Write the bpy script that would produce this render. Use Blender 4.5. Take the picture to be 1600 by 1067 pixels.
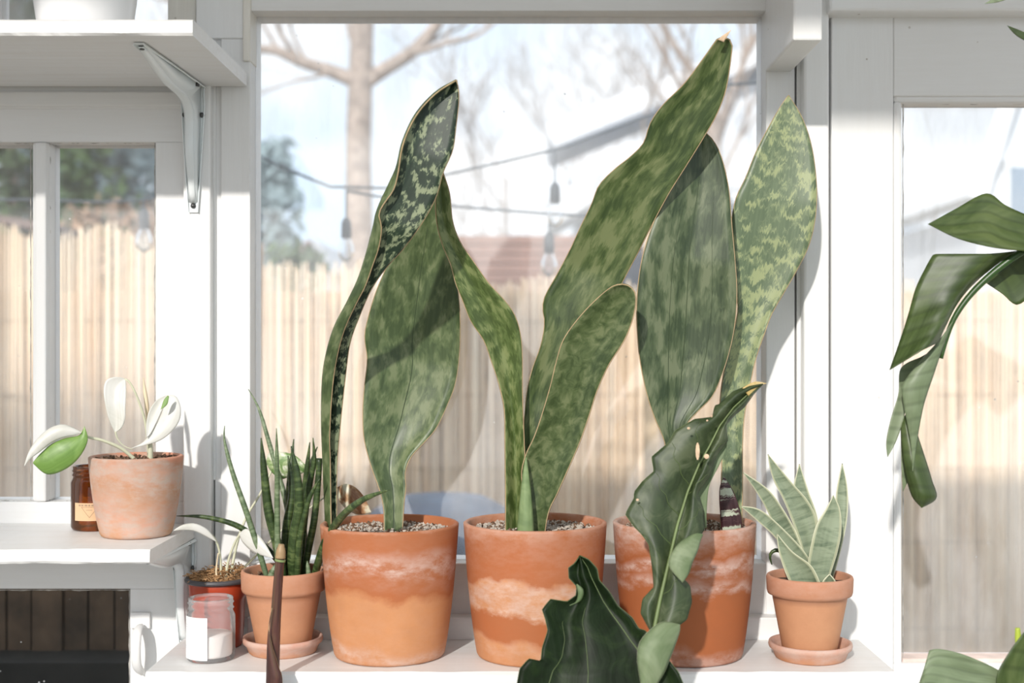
import bpy, math, random
from mathutils import Vector, Matrix, noise
random.seed(7)
for o in list(bpy.data.objects): bpy.data.objects.remove(o)
SC = bpy.context.scene
COL = SC.collection
ZC = 1.5                      # eye height
def P(x, y, d):               # photograph pixel + distance in metres -> world point
    return Vector(((x-815)/2000*d, d, ZC+(540-y)/2000*d))

# ---------------------------------------------------------------- camera, sky, sun, exposure
cam = bpy.data.cameras.new('camera'); co = bpy.data.objects.new('camera', cam); COL.objects.link(co)
co.location = (0, 0, ZC); co.rotation_euler = (math.pi/2, 0, 0)
cam.sensor_width = 36; cam.lens = 45; cam.shift_x = -15/1600; cam.shift_y = 6.5/1600
cam.clip_start = .05; cam.clip_end = 300
cam.dof.use_dof = True; cam.dof.focus_distance = 1.80; cam.dof.aperture_fstop = 3.2
SC.camera = co
SC.view_settings.view_transform = 'Standard'; SC.view_settings.look = 'None'
SC.view_settings.gamma = 1; SC.view_settings.use_curve_mapping = False
SC.view_settings.exposure = 0.34

world = bpy.data.worlds.new('sky'); SC.world = world; world.use_nodes = True
nt = world.node_tree; nt.nodes.clear()
wo = nt.nodes.new('ShaderNodeOutputWorld'); bg = nt.nodes.new('ShaderNodeBackground')
tc = nt.nodes.new('ShaderNodeTexCoord'); nz = nt.nodes.new('ShaderNodeTexNoise'); cr = nt.nodes.new('ShaderNodeValToRGB')
nz.inputs['Scale'].default_value = 5; nz.inputs['Detail'].default_value = 5; nz.inputs['Roughness'].default_value = .5
cr.color_ramp.elements[0].position = .40; cr.color_ramp.elements[0].color = (.70, .84, .98, 1)
cr.color_ramp.elements[1].position = .60; cr.color_ramp.elements[1].color = (1.0, 1.0, 1.0, 1)
nt.links.new(tc.outputs['Generated'], nz.inputs['Vector']); nt.links.new(nz.outputs['Fac'], cr.inputs['Fac'])
nt.links.new(cr.outputs['Color'], bg.inputs['Color']); nt.links.new(bg.outputs[0], wo.inputs[0])
bg.inputs['Strength'].default_value = 1.12

sd = bpy.data.lights.new('sun', 'SUN'); so = bpy.data.objects.new('sun', sd); COL.objects.link(so)
sd.energy = 2.7; sd.angle = math.radians(1.6); sd.color = (1.0, .955, .90)
so.rotation_euler = Vector((.30, 1, -.50)).to_track_quat('-Z', 'Y').to_euler(); so.location = (-3, -8, 8)

# ---------------------------------------------------------------- materials
def newmat(name):
    m = bpy.data.materials.new(name); m.use_nodes = True
    return m, m.node_tree, m.node_tree.nodes['Principled BSDF']
def N(t, kind, **k):
    n = t.nodes.new(kind)
    for a, v in k.items():
        if a in n.inputs: n.inputs[a].default_value = v
        else: setattr(n, a, v)
    return n
def L(t, a, b): t.links.new(a, b)
def ramp(t, fac, stops, interp='LINEAR'):
    r = t.nodes.new('ShaderNodeValToRGB'); r.color_ramp.interpolation = interp
    e = r.color_ramp.elements
    while len(e) < len(stops): e.new(.5)
    for i, (p, c) in enumerate(stops):
        e[i].position = p; e[i].color = (*c, 1) if len(c) == 3 else c
    if fac is not None: L(t, fac, r.inputs['Fac'])
    return r
def mix(t, f, a, b, mode='MIX'):
    m = t.nodes.new('ShaderNodeMix'); m.data_type = 'RGBA'; m.blend_type = mode
    for s, v in ((m.inputs[0], f), (m.inputs[6], a), (m.inputs[7], b)):
        if hasattr(v, 'links'): L(t, v, s)
        else: s.default_value = v if isinstance(v, (int, float)) else (*v, 1)
    return m.outputs[2]
def bump(t, b, h, s=.3, dist=.002):
    n = N(t, 'ShaderNodeBump'); n.inputs['Strength'].default_value = s; n.inputs['Distance'].default_value = dist
    L(t, h, n.inputs['Height']); L(t, n.outputs[0], b.inputs['Normal'])
def coords(t, scale=(1, 1, 1), kind='Object'):
    c = t.nodes.new('ShaderNodeTexCoord'); m = t.nodes.new('ShaderNodeMapping')
    m.inputs['Scale'].default_value = scale; L(t, c.outputs[kind], m.inputs['Vector']); return m.outputs[0]

def plain(name, col, rough=.6, metal=0, spec=.5, var=.0, scale=30):
    m, t, b = newmat(name)
    b.inputs['Roughness'].default_value = rough; b.inputs['Metallic'].default_value = metal
    b.inputs['Specular IOR Level'].default_value = spec
    nz = N(t, 'ShaderNodeTexNoise', Scale=scale, Detail=4.0); L(t, coords(t), nz.inputs['Vector'])
    d = tuple(c*(1-var) for c in col); l = tuple(min(1, c*(1+var)) for c in col)
    L(t, ramp(t, nz.outputs[0], [(.3, d), (.7, l)]).outputs[0], b.inputs['Base Color'])
    return m

def paint(name, col=(.80, .80, .79), worn=.25, grain=(2, 2, 40), rough=.45):
    m, t, b = newmat(name)
    v = coords(t, grain)
    g = N(t, 'ShaderNodeTexNoise', Scale=3.0, Detail=6.0, Roughness=.65); L(t, v, g.inputs['Vector'])
    s = N(t, 'ShaderNodeTexNoise', Scale=9.0, Detail=8.0, Roughness=.7); L(t, coords(t, (1, 1, 1)), s.inputs['Vector'])
    spots = ramp(t, s.outputs[0], [(.70, (0, 0, 0)), (.76, (1, 1, 1))])
    sp2 = N(t, 'ShaderNodeTexVoronoi', Scale=26.0); L(t, coords(t), sp2.inputs['Vector'])
    dots = ramp(t, sp2.outputs['Distance'], [(.035, (1, 1, 1)), (.06, (0, 0, 0))])
    c1 = mix(t, ramp(t, g.outputs[0], [(.3, (0, 0, 0)), (.75, (worn, worn, worn))]).outputs[0], col, (.62, .58, .52))
    c2 = mix(t, mix(t, 1.0, spots.outputs[0], (worn*1.6,)*3, 'MULTIPLY'), c1, (.52, .45, .36))
    rnd = N(t, 'ShaderNodeTexNoise', Scale=7.0); L(t, coords(t), rnd.inputs['Vector'])
    gate = ramp(t, rnd.outputs[0], [(.55, (0, 0, 0)), (.62, (1, 1, 1))])
    c3 = mix(t, mix(t, 1.0, dots.outputs[0], gate.outputs[0], 'MULTIPLY'), c2, (.33, .28, .22))
    L(t, c3, b.inputs['Base Color'])
    b.inputs['Roughness'].default_value = rough
    bump(t, b, g.outputs[0], .5, .0012)
    return m
M = {}
M['paint_v'] = paint('painted_wood_upright', grain=(30, 30, 2), worn=.15)
M['paint_h'] = paint('painted_wood_rail', grain=(2, 30, 30), worn=.15)
M['paint_cream'] = paint('aged_cream_paint', col=(.80, .77, .70), grain=(30, 30, 2), worn=.5)
M['shelf'] = paint('painted_shelf_board', col=(.79, .79, .785), grain=(1.5, 22, 40), worn=.35)
M['shelf_edge'] = M['shelf']
M['gap'] = plain('dark_gap', (.05, .035, .025), .9)
M['putty'] = plain('old_glazing_putty', (.42, .40, .37), .9, var=.5, scale=60)
M['bracket'] = plain('white_enamelled_steel', (.78, .82, .82), .28, 0, .6)
M['screw'] = plain('dark_screw', (.10, .10, .10), .4, .7)
M['white_ceramic'] = plain('white_ceramic', (.86, .86, .86), .25)
M['soil'] = None

def glass_pane(name, dust_veil=.07, tint=(.97, .985, 1), ior=1.45):
    m = bpy.data.materials.new(name); m.use_nodes = True; t = m.node_tree; t.nodes.clear()
    out = N(t, 'ShaderNodeOutputMaterial'); tr = N(t, 'ShaderNodeBsdfTransparent'); tr.inputs[0].default_value = (*tint, 1)
    gl = N(t, 'ShaderNodeBsdfGlossy', Roughness=.02); df = N(t, 'ShaderNodeBsdfDiffuse'); df.inputs[0].default_value = (.85, .85, .85, 1)
    fr = N(t, 'ShaderNodeFresnel', IOR=ior)
    nz = N(t, 'ShaderNodeTexNoise', Scale=7.0, Detail=6.0, Roughness=.6); L(t, coords(t, (3, 1, 1)), nz.inputs['Vector'])
    vo = N(t, 'ShaderNodeTexVoronoi', Scale=45.0); L(t, coords(t), vo.inputs['Vector'])
    sp = ramp(t, vo.outputs['Distance'], [(.05, (.5, .5, .5)), (.09, (0, 0, 0))])
    g2 = N(t, 'ShaderNodeTexNoise', Scale=11.0); L(t, coords(t), g2.inputs['Vector'])
    gt = ramp(t, g2.outputs[0], [(.57, (0, 0, 0)), (.63, (1, 1, 1))])
    dst = ramp(t, nz.outputs[0], [(.3, (dust_veil*.6,)*3), (.75, (dust_veil*1.8,)*3)])
    fac = mix(t, 1.0, dst.outputs[0], mix(t, 1.0, sp.outputs[0], gt.outputs[0], 'MULTIPLY'), 'ADD')
    m1 = N(t, 'ShaderNodeMixShader'); L(t, fr.outputs[0], m1.inputs[0]); L(t, tr.outputs[0], m1.inputs[1]); L(t, gl.outputs[0], m1.inputs[2])
    m2 = N(t, 'ShaderNodeMixShader'); L(t, fac, m2.inputs[0]); L(t, m1.outputs[0], m2.inputs[1]); L(t, df.outputs[0], m2.inputs[2])
    L(t, m2.outputs[0], out.inputs[0]); return m
M['pane'] = glass_pane('window_glass', dust_veil=.11)  # glass film thickened so its pale veil hazes the view
M['pane_clear'] = glass_pane('jar_glass', dust_veil=.13, tint=(1, 1, 1), ior=1.2)  # pale diffuse film added to whiten the jar's dark outline
M['pane_dark'] = glass_pane('shaded_window_glass', dust_veil=.002, ior=1.3)  # shade put into the glass: reflection and film cut to stay dark
M['bulb'] = glass_pane('bulb_glass', dust_veil=.12)
def amber():
    m = bpy.data.materials.new('amber_glass'); m.use_nodes = True; t = m.node_tree; t.nodes.clear()
    out = N(t, 'ShaderNodeOutputMaterial'); tr = N(t, 'ShaderNodeBsdfTransparent'); tr.inputs[0].default_value = (.52, .22, .05, 1)
    gl = N(t, 'ShaderNodeBsdfGlossy', Roughness=.03); fr = N(t, 'ShaderNodeFresnel', IOR=1.5)
    df = N(t, 'ShaderNodeBsdfDiffuse'); df.inputs[0].default_value = (.22, .07, .015, 1)
    a = N(t, 'ShaderNodeMixShader'); a.inputs[0].default_value = .25; L(t, tr.outputs[0], a.inputs[1]); L(t, df.outputs[0], a.inputs[2])
    m1 = N(t, 'ShaderNodeMixShader'); L(t, fr.outputs[0], m1.inputs[0]); L(t, a.outputs[0], m1.inputs[1]); L(t, gl.outputs[0], m1.inputs[2])
    L(t, m1.outputs[0], out.inputs[0]); return m
M['amber'] = amber()

def terracotta(name, stops, base=(.46, .19, .085), pale=(.66, .52, .46), h=.19, specks=True, rough=.75, distort=.02, amount=1.0):
    """stops: (height fraction, amount of white lime bloom 0..1, colour)"""
    m, t, b = newmat(name)
    c = N(t, 'ShaderNodeTexCoord'); sep = N(t, 'ShaderNodeSeparateXYZ'); L(t, c.outputs['Object'], sep.inputs[0])
    nz = N(t, 'ShaderNodeTexNoise', Scale=9.0, Detail=5.0); L(t, coords(t, (1, 1, 1)), nz.inputs['Vector'])
    nf = N(t, 'ShaderNodeTexNoise', Scale=35.0, Detail=8.0, Roughness=.7); L(t, coords(t, (1, 1, 2.2)), nf.inputs['Vector'])
    ma = N(t, 'ShaderNodeMath', operation='MULTIPLY_ADD'); L(t, nz.outputs[0], ma.inputs[0]); ma.inputs[1].default_value = distort*4; L(t, sep.outputs[2], ma.inputs[2])
    mb = N(t, 'ShaderNodeMath', operation='MULTIPLY_ADD'); L(t, nf.outputs[0], mb.inputs[0]); mb.inputs[1].default_value = distort; L(t, ma.outputs[0], mb.inputs[2])
    mc = N(t, 'ShaderNodeMath', operation='MULTIPLY_ADD'); L(t, mb.outputs[0], mc.inputs[0]); mc.inputs[1].default_value = 1/h; mc.inputs[2].default_value = -distort*2.5/h
    col = ramp(t, mc.outputs[0], [(p, cc) for p, a, cc in stops])
    am = ramp(t, mc.outputs[0], [(p, (a, a, a)) for p, a, cc in stops])
    patch = ramp(t, nf.outputs[0], [(.38, (.12, .12, .12)), (.60, (1, 1, 1))])
    f = mix(t, 1.0, am.outputs[0], patch.outputs[0], 'MULTIPLY')
    c1 = mix(t, f, col.outputs[0], pale)
    mid = N(t, 'ShaderNodeTexNoise', Scale=14.0, Detail=6.0, Roughness=.7); L(t, coords(t), mid.inputs['Vector'])
    c2 = mix(t, ramp(t, mid.outputs[0], [(.35, (.3, .3, .3)), (.65, (0, 0, 0))]).outputs[0], c1, tuple(x*.72 for x in base))
    L(t, c2, b.inputs['Base Color']); b.inputs['Roughness'].default_value = rough
    bump(t, b, nf.outputs[0], .25, .001); return m

O1 = (.40, .120, .038); O2 = (.56, .245, .100); O3 = (.34, .095, .026); OT = (.50, .21, .11)
M['pot1'] = terracotta('terracotta_banded_a', [(0, .3, O2), (.10, .55, O2), (.16, .08, O2), (.46, .05, O2), (.52, .0, O1), (.62, .15, O1), (.70, .75, O1), (.78, .35, O1), (.83, .05, O1), (.96, .05, O1), (1, .15, OT)])
M['pot2'] = terracotta('terracotta_banded_b', [(0, .1, O2), (.15, .3, O2), (.20, .0, O1), (.33, .0, O1), (.38, .65, O2), (.56, .55, O2), (.60, .03, O1), (.90, .15, O1), (1, .3, OT)])
M['pot3'] = terracotta('terracotta_banded_c', [(0, .5, O3), (.12, .4, O3), (.17, .0, O3), (.52, .0, O3), (.58, .6, O3), (.64, .1, O3), (.72, .85, O3), (.78, .0, O3), (1, .75, OT)], base=(.32, .11, .04))
M['pot4'] = terracotta('terracotta_plain', [(0, .0, (.56, .285, .15)), (.6, .0, (.54, .265, .14)), (.72, .15, (.48, .22, .125)), (1, .2, (.53, .24, .14))], h=.12, distort=.006)
M['pot5'] = terracotta('terracotta_soft', [(0, .0, (.56, .285, .15)), (.7, .1, (.52, .24, .13)), (1, .15, (.53, .25, .145))], h=.12, distort=.006)
M['pot_aged'] = terracotta('terracotta_limed', [(0, .2, (.50, .26, .12)), (.1, .5, (.60, .33, .2)), (.3, .85, (.62, .34, .24)), (.55, .55, (.52, .26, .14)), (.75, 1., (.62, .36, .26)), (.93, .95, OT), (1, .1, (.64, .28, .18))], pale=(.52, .43, .37), h=.116, distort=.035)
M['saucer'] = terracotta('terracotta_saucer', [(0, .2, O2), (.5, .5, (.6, .32, .22)), (1, .7, (.6, .34, .26))], pale=(.60, .47, .41), h=.025, distort=.006)
M['red_plastic'] = plain('red_plastic', (.42, .055, .02), .3, var=.1)
M['dark_plastic'] = plain('dark_grey_plastic', (.07, .065, .07), .45)

def soilmat():
    m, t, b = newmat('potting_soil'); nz = N(t, 'ShaderNodeTexNoise', Scale=90.0, Detail=6.0); L(t, coords(t), nz.inputs['Vector'])
    L(t, ramp(t, nz.outputs[0], [(.35, (.025, .015, .01)), (.6, (.13, .075, .045)), (.75, (.30, .2, .13))]).outputs[0], b.inputs['Base Color'])
    b.inputs['Roughness'].default_value = .95; bump(t, b, nz.outputs[0], 1, .004); return m
M['soil'] = soilmat()
M['perlite'] = plain('perlite_grit', (.46, .40, .34), .85, var=.35, scale=160)
M['chip'] = plain('dark_bark_chips', (.15, .085, .05), .9, var=.5, scale=90)
M['coir'] = plain('coconut_fibre', (.42, .24, .11), .9, var=.45, scale=120)
M['moss_pale'] = M['coir']

def leafmat(name, dark, mid, light, su=18, sv=40, lo=.38, hi=.62, rough=.42, trans=.12, distort=1.2, edge=None, stripes=0, sdir='Y', flame=0, spec=.4, detail=3.0, coat=.1, edgew=.12):
    m = bpy.data.materials.new(name); m.use_nodes = True; t = m.node_tree; b = t.nodes['Principled BSDF']; out = t.nodes['Material Output']
    uv = N(t, 'ShaderNodeUVMap'); uv.uv_map = 'metres'; mp = N(t, 'ShaderNodeMapping'); mp.inputs['Scale'].default_value = (su, sv, 1); L(t, uv.outputs[0], mp.inputs[0])
    vec = mp.outputs[0]
    if flame:
        mf = N(t, 'ShaderNodeMapping'); mf.inputs['Scale'].default_value = (330, 45, 1); L(t, uv.outputs[0], mf.inputs[0])
        nf = N(t, 'ShaderNodeTexNoise', Scale=1.0, Detail=2.0); L(t, mf.outputs[0], nf.inputs['Vector'])
        cx = N(t, 'ShaderNodeCombineXYZ'); fm = N(t, 'ShaderNodeMath', operation='MULTIPLY'); L(t, nf.outputs[0], fm.inputs[0]); fm.inputs[1].default_value = flame*sv; L(t, fm.outputs[0], cx.inputs[1])
        va = N(t, 'ShaderNodeVectorMath', operation='ADD'); L(t, vec, va.inputs[0]); L(t, cx.outputs[0], va.inputs[1]); vec = va.outputs[0]
    nz = N(t, 'ShaderNodeTexNoise', Scale=1.0, Detail=detail, Roughness=.6, Distortion=distort); L(t, vec, nz.inputs['Vector'])
    m2 = N(t, 'ShaderNodeMapping'); m2.inputs['Scale'].default_value = (9, 6, 1); L(t, uv.outputs[0], m2.inputs[0])
    big = N(t, 'ShaderNodeTexNoise', Scale=1.0, Detail=2.0); L(t, m2.outputs[0], big.inputs['Vector'])
    ad = N(t, 'ShaderNodeMath', operation='MULTIPLY_ADD'); L(t, big.outputs[0], ad.inputs[0]); ad.inputs[1].default_value = .35; 
    sb = N(t, 'ShaderNodeMath', operation='SUBTRACT'); L(t, nz.outputs[0], sb.inputs[0]); sb.inputs[1].default_value = .175; L(t, sb.outputs[0], ad.inputs[2])
    c = ramp(t, ad.outputs[0], [(lo, dark), ((lo+hi)/2, mid), (hi, light)]).outputs[0]
    # fine lengthwise fibres
    m3 = N(t, 'ShaderNodeMapping'); m3.inputs['Scale'].default_value = (260, 6, 1); L(t, uv.outputs[0], m3.inputs[0])
    fb = N(t, 'ShaderNodeTexNoise', Scale=1.0, Detail=2.0); L(t, m3.outputs[0], fb.inputs['Vector'])
    c = mix(t, ramp(t, fb.outputs[0], [(.35, (.0,)*3), (.7, (.22,)*3)]).outputs[0], c, tuple(min(1, x*1.5+.02) for x in mid))
    if stripes:
        wv = N(t, 'ShaderNodeTexWave', Scale=stripes, Distortion=.6); wv.bands_direction = sdir; L(t, uv.outputs[0], wv.inputs['Vector'])
        c = mix(t, ramp(t, wv.outputs[0], [(.0, (.35,)*3), (.3, (0,)*3)]).outputs[0], c, tuple(x*.55 for x in dark))
        bump(t, b, wv.outputs[0], .35, .0012)
    if edge:
        un = N(t, 'ShaderNodeUVMap'); un.uv_map = 'unit'; sp = N(t, 'ShaderNodeSeparateXYZ'); L(t, un.outputs[0], sp.inputs[0])
        a = N(t, 'ShaderNodeMath', operation='SUBTRACT'); L(t, sp.outputs[0], a.inputs[0]); a.inputs[1].default_value = .5
        a2 = N(t, 'ShaderNodeMath', operation='ABSOLUTE'); L(t, a.outputs[0], a2.inputs[0])
        c = mix(t, ramp(t, a2.outputs[0], [(.5-edgew-.02, (0,)*3), (.5-edgew+.02, (1,)*3)]).outputs[0], c, edge)
    L(t, c, b.inputs['Base Color']); b.inputs['Roughness'].default_value = rough; b.inputs['Coat Weight'].default_value = coat; b.inputs['Specular IOR Level'].default_value = spec; b.inputs['Coat Roughness'].default_value = .35
    if not stripes: bump(t, b, fb.outputs[0], .15, .001)
    tl = N(t, 'ShaderNodeBsdfTranslucent'); L(t, c, tl.inputs[0]); ms = N(t, 'ShaderNodeMixShader'); ms.inputs[0].default_value = trans
    L(t, b.outputs[0], ms.inputs[1]); L(t, tl.outputs[0], ms.inputs[2]); L(t, ms.outputs[0], out.inputs[0]); return m
M['fin_dark'] = leafmat('fin_leaf_deep', (.010, .024, .012), (.028, .050, .026), (.25, .29, .17), 100, 75, .44, .56, rough=.5, distort=.2, trans=.04, flame=.02, coat=.03)
M['fin_back'] = leafmat('fin_leaf_back', (.046, .074, .026), (.088, .125, .048), (.17, .205, .10), 60, 34, .40, .62, distort=.2, flame=.02, trans=.08)  # lighter own green of the broad leaf and the folded back
M['fin_mid'] = leafmat('fin_leaf_mottled', (.050, .080, .017), (.10, .145, .040), (.22, .26, .10), 75, 40, .40, .60, distort=.2, flame=.025)
M['fin_green'] = leafmat('fin_leaf_green', (.026, .050, .011), (.070, .104, .031), (.16, .19, .08), 60, 24, .38, .62, distort=.2, flame=.03, trans=.08)
M['fin_short'] = leafmat('fin_leaf_short', (.034, .058, .015), (.073, .105, .036), (.15, .18, .08), 70, 60, .36, .64, distort=.6)
M['fin_grey'] = leafmat('fin_leaf_grey', (.030, .052, .020), (.075, .106, .048), (.16, .19, .105), 50, 22, .40, .62, distort=.2, flame=.03)
M['fin_pale'] = leafmat('fin_leaf_pale', (.11, .155, .085), (.17, .22, .12), (.34, .385, .19), 48, 80, .44, .58, distort=.25, detail=3.0, flame=.028)
M['margin'] = plain('tan_leaf_margin', (.42, .30, .17), .6, var=.2, scale=80)
M['tip_dry'] = plain('dry_leaf_tip', (.62, .45, .30), .8, var=.25, scale=120)
M['crease_line'] = plain('dark_crease', (.035, .06, .022), .5, var=.2)
M['cyl'] = leafmat('spike_leaf', (.018, .034, .009), (.038, .066, .019), (.11, .15, .05), 8, 110, .36, .66, rough=.35, trans=.03)
M['cyl_pale'] = leafmat('spike_leaf_pale', (.07, .11, .05), (.13, .18, .09), (.24, .29, .18), 8, 120, .36, .66, rough=.4, trans=.03)
M['small_sans'] = leafmat('silver_leaf', (.13, .175, .11), (.22, .27, .175), (.29, .34, .23), 20, 90, .34, .58, edge=(.44, .46, .30), edgew=.07, distort=.8)
M['banded'] = leafmat('banded_dark_leaf', (.035, .012, .015), (.10, .05, .05), (.50, .55, .42), 9, 110, .44, .54, flame=.006, rough=.4, edge=(.08, .02, .025), edgew=.06, distort=.6)
M['phil_dark'] = leafmat('glossy_jagged_leaf', (.004, .009, .002), (.007, .016, .004), (.016, .030, .008), 30, 30, .35, .7, rough=.42, coat=.0, spec=.10, trans=.03)
M['phil_mid'] = leafmat('jagged_leaf', (.020, .034, .010), (.036, .056, .019), (.085, .105, .052), 34, 26, .36, .66, rough=.5, coat=.04, trans=.05)
M['phil_under'] = leafmat('leaf_underside', (.09, .14, .055), (.15, .20, .10), (.24, .29, .17), 14, 14, .33, .68, rough=.55, coat=0, trans=.12)
M['vein'] = plain('pale_vein', (.15, .20, .075), .5, var=.15)
M['vein_dim'] = plain('dim_vein', (.075, .11, .035), .5, var=.15)
M['banana'] = leafmat('broad_ribbed_leaf', (.030, .052, .010), (.054, .085, .020), (.10, .135, .042), 20, 8, .33, .68, rough=.45, stripes=14, trans=.08)
M['banana_light'] = leafmat('broad_ribbed_leaf_pale', (.12, .16, .08), (.17, .22, .12), (.24, .29, .18), 20, 8, .33, .68, rough=.5, stripes=16, trans=.1)
M['banana_x'] = leafmat('broad_ribbed_leaf_long', (.030, .052, .010), (.054, .085, .020), (.10, .135, .042), 20, 8, .33, .68, rough=.45, stripes=22, sdir='X', trans=.08)
M['banana_lx'] = leafmat('broad_ribbed_leaf_pale_long', (.12, .16, .08), (.17, .22, .12), (.24, .29, .18), 20, 8, .33, .68, rough=.5, stripes=22, sdir='X', trans=.1)
M['banana_rib'] = plain('dark_leaf_rib', (.03, .075, .015), .35)
M['white_leaf'] = leafmat('cream_white_leaf', (.62, .61, .54), (.70, .69, .63), (.74, .73, .69), 14, 14, .3, .6, rough=.45, trans=.2)
M['lime_leaf'] = leafmat('green_leaf_half', (.14, .26, .05), (.22, .36, .09), (.50, .58, .34), 24, 24, .40, .74, rough=.4, trans=.15)
M['varieg_leaf'] = leafmat('variegated_leaf', (.12, .24, .06), (.36, .45, .22), (.78, .78, .66), 40, 40, .42, .60, trans=.15)
M['brown_leaf'] = leafmat('browned_leaf', (.30, .13, .06), (.55, .36, .2), (.74, .72, .56), 40, 30, .40, .62, trans=.15)
M['pale_stem'] = plain('pale_stem', (.62, .62, .45), .5, var=.12)
M['cream_bud'] = plain('cream_bud', (.75, .62, .42), .5, var=.1)
M['sheath'] = leafmat('purple_brown_sheath', (.035, .014, .012), (.085, .03, .022), (.10, .07, .03), 60, 8, .35, .65, rough=.4, trans=.02)
M['yellow_shoot'] = plain('bright_shoot', (.42, .52, .06), .5, var=.1)

# ---------------------------------------------------------------- mesh helpers
class MB:
    def __init__(s): s.v = []; s.f = []; s.uv = None
    def add(s, v, f):
        o = len(s.v); s.v += [Vector(p) for p in v]; s.f += [tuple(i+o for i in q) for q in f]; return s
    def box(s, a, b):
        (x0, y0, z0), (x1, y1, z1) = a, b
        return s.add([(x0,y0,z0),(x1,y0,z0),(x1,y1,z0),(x0,y1,z0),(x0,y0,z1),(x1,y0,z1),(x1,y1,z1),(x0,y1,z1)],
                     [(0,3,2,1),(4,5,6,7),(0,1,5,4),(1,2,6,5),(2,3,7,6),(3,0,4,7)])
    def tube(s, pts, radii, n=8, caps=True, flat=1.0):
        pts = [Vector(p) for p in pts]; m = len(pts)
        if isinstance(radii, (int, float)): radii = [radii]*m
        rings = []; up = Vector((0, -1, 0.01)).normalized(); prev = None
        for i in range(m):
            t = (pts[min(i+1, m-1)]-pts[max(i-1, 0)]).normalized()
            a = (up if prev is None else prev); a = a-t*a.dot(t)
            if a.length < 1e-4: a = t.orthogonal()
            a.normalize(); prev = a; b = t.cross(a)
            rings.append([pts[i]+(a*math.cos(2*math.pi*k/n)*flat+b*math.sin(2*math.pi*k/n))*radii[i] for k in range(n)])
        vs = [p for r in rings for p in r]; fs = []
        for i in range(m-1):
            for k in range(n):
                fs.append((i*n+k, i*n+(k+1) % n, (i+1)*n+(k+1) % n, (i+1)*n+k))
        if caps: fs.append(tuple(range(n-1, -1, -1))); fs.append(tuple((m-1)*n+k for k in range(n)))
        return s.add(vs, fs)
    def lathe(s, c, prof, n=64, closed=False):
        c = Vector(c); vs = []; fs = []
        for (r, z) in prof:
            for k in range(n):
                a = 2*math.pi*k/n; vs.append(c+Vector((r*math.cos(a), r*math.sin(a), z)))
        m = len(prof)
        for i in range(m-1):
            for k in range(n):
                fs.append((i*n+k, i*n+(k+1) % n, (i+1)*n+(k+1) % n, (i+1)*n+k))
        if not closed: pass
        return s.add(vs, fs)
    def quadstrip(s, grid):
        h = len(grid); w = len(grid[0]); o = [p for r in grid for p in r]
        return s.add(o, [(i*w+j, i*w+j+1, (i+1)*w+j+1, (i+1)*w+j) for i in range(h-1) for j in range(w-1)])
def origin(o):
    v = Vector((0, 0, 0))
    while o is not None: v += o.location; o = o.parent
    return v
def build(name, mb, mat, parent=None, loc=None, smooth=False, bevel=0, solid=0, label=None, kind=None, uv=None, sub=0):
    base = Vector(loc) if loc is not None else Vector((0, 0, 0))
    off = origin(parent) if parent is not None else base
    me = bpy.data.meshes.new(name); me.from_pydata([tuple(p-off) for p in mb.v], [], mb.f); me.update()
    if uv:
        for nm, dat in uv.items():
            lay = me.uv_layers.new(name=nm)
            for lp in me.loops: lay.data[lp.index].uv = dat[lp.vertex_index]
    if smooth:
        me.polygons.foreach_set('use_smooth', [True]*len(me.polygons))
    me.materials.append(mat)
    o = bpy.data.objects.new(name, me); COL.objects.link(o)
    if parent is not None: o.parent = parent
    else: o.location = base
    if solid:
        q = o.modifiers.new('thickness', 'SOLIDIFY'); q.thickness = solid; q.offset = 0
    if bevel:
        q = o.modifiers.new('bevel', 'BEVEL'); q.width = bevel; q.segments = 2; q.limit_method = 'ANGLE'
    if label: o['label'] = label
    if kind: o['kind'] = kind
    return o
def tag(o, label, cat, group=None, kind=None):
    o['label'] = label; o['category'] = cat
    if group: o['group'] = group
    if kind: o['kind'] = kind
    return o
def thing(name, loc, label, cat, group=None):
    o = bpy.data.objects.new(name, None); COL.objects.link(o); o.location = loc; o.empty_display_size = .05
    return tag(o, label, cat, group)
def struct(name, loc=None):
    o = bpy.data.objects.new(name, None); COL.objects.link(o); o['kind'] = 'structure'
    if loc: o.location = loc
    return o
def bxp(x0, y0, x1, y1, df, db):        # world box whose front face, at distance df, spans the given pixels
    a = P(x0, y1, df); b = P(x1, y0, df)
    return (a.x, df, a.z), (b.x, db, b.z)
def pbox(name, x0, y0, x1, y1, df, db, mat, parent=None, bevel=.0015, **k):
    mb = MB().box(*bxp(x0, y0, x1, y1, df, db))
    return build(name, mb, mat, parent, bevel=bevel, **k)

def cat(p0, p1, p2, p3, t):
    return .5*((2*p1)+(-p0+p2)*t+(2*p0-5*p1+4*p2-p3)*t*t+(-p0+3*p1-3*p2+p3)*t**3)
def spline(pts, n, smooth=True):        # resample by arc length
    pts = [Vector(p) for p in pts]; dense = []
    m = len(pts)
    for i in range(m-1):
        a = pts[max(i-1, 0)]; b = pts[i]; c = pts[i+1]; d = pts[min(i+2, m-1)]
        for k in range(8):
            t = k/8; dense.append(cat(a, b, c, d, t) if smooth else b.lerp(c, t))
    dense.append(pts[-1]); acc = [0]
    for i in range(1, len(dense)): acc.append(acc[-1]+(dense[i]-dense[i-1]).length)
    out = []; j = 0
    for k in range(n):
        s = acc[-1]*k/(n-1)
        while j < len(acc)-2 and acc[j+1] < s: j += 1
        q = (s-acc[j])/max(1e-9, acc[j+1]-acc[j]); out.append(dense[j].lerp(dense[j+1], min(1, max(0, q))))
    return out
def prof(vals, t):
    if isinstance(vals, (int, float)): return vals
    x = t*(len(vals)-1); i = min(int(x), len(vals)-2); return vals[i]+(vals[i+1]-vals[i])*(x-i)
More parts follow.
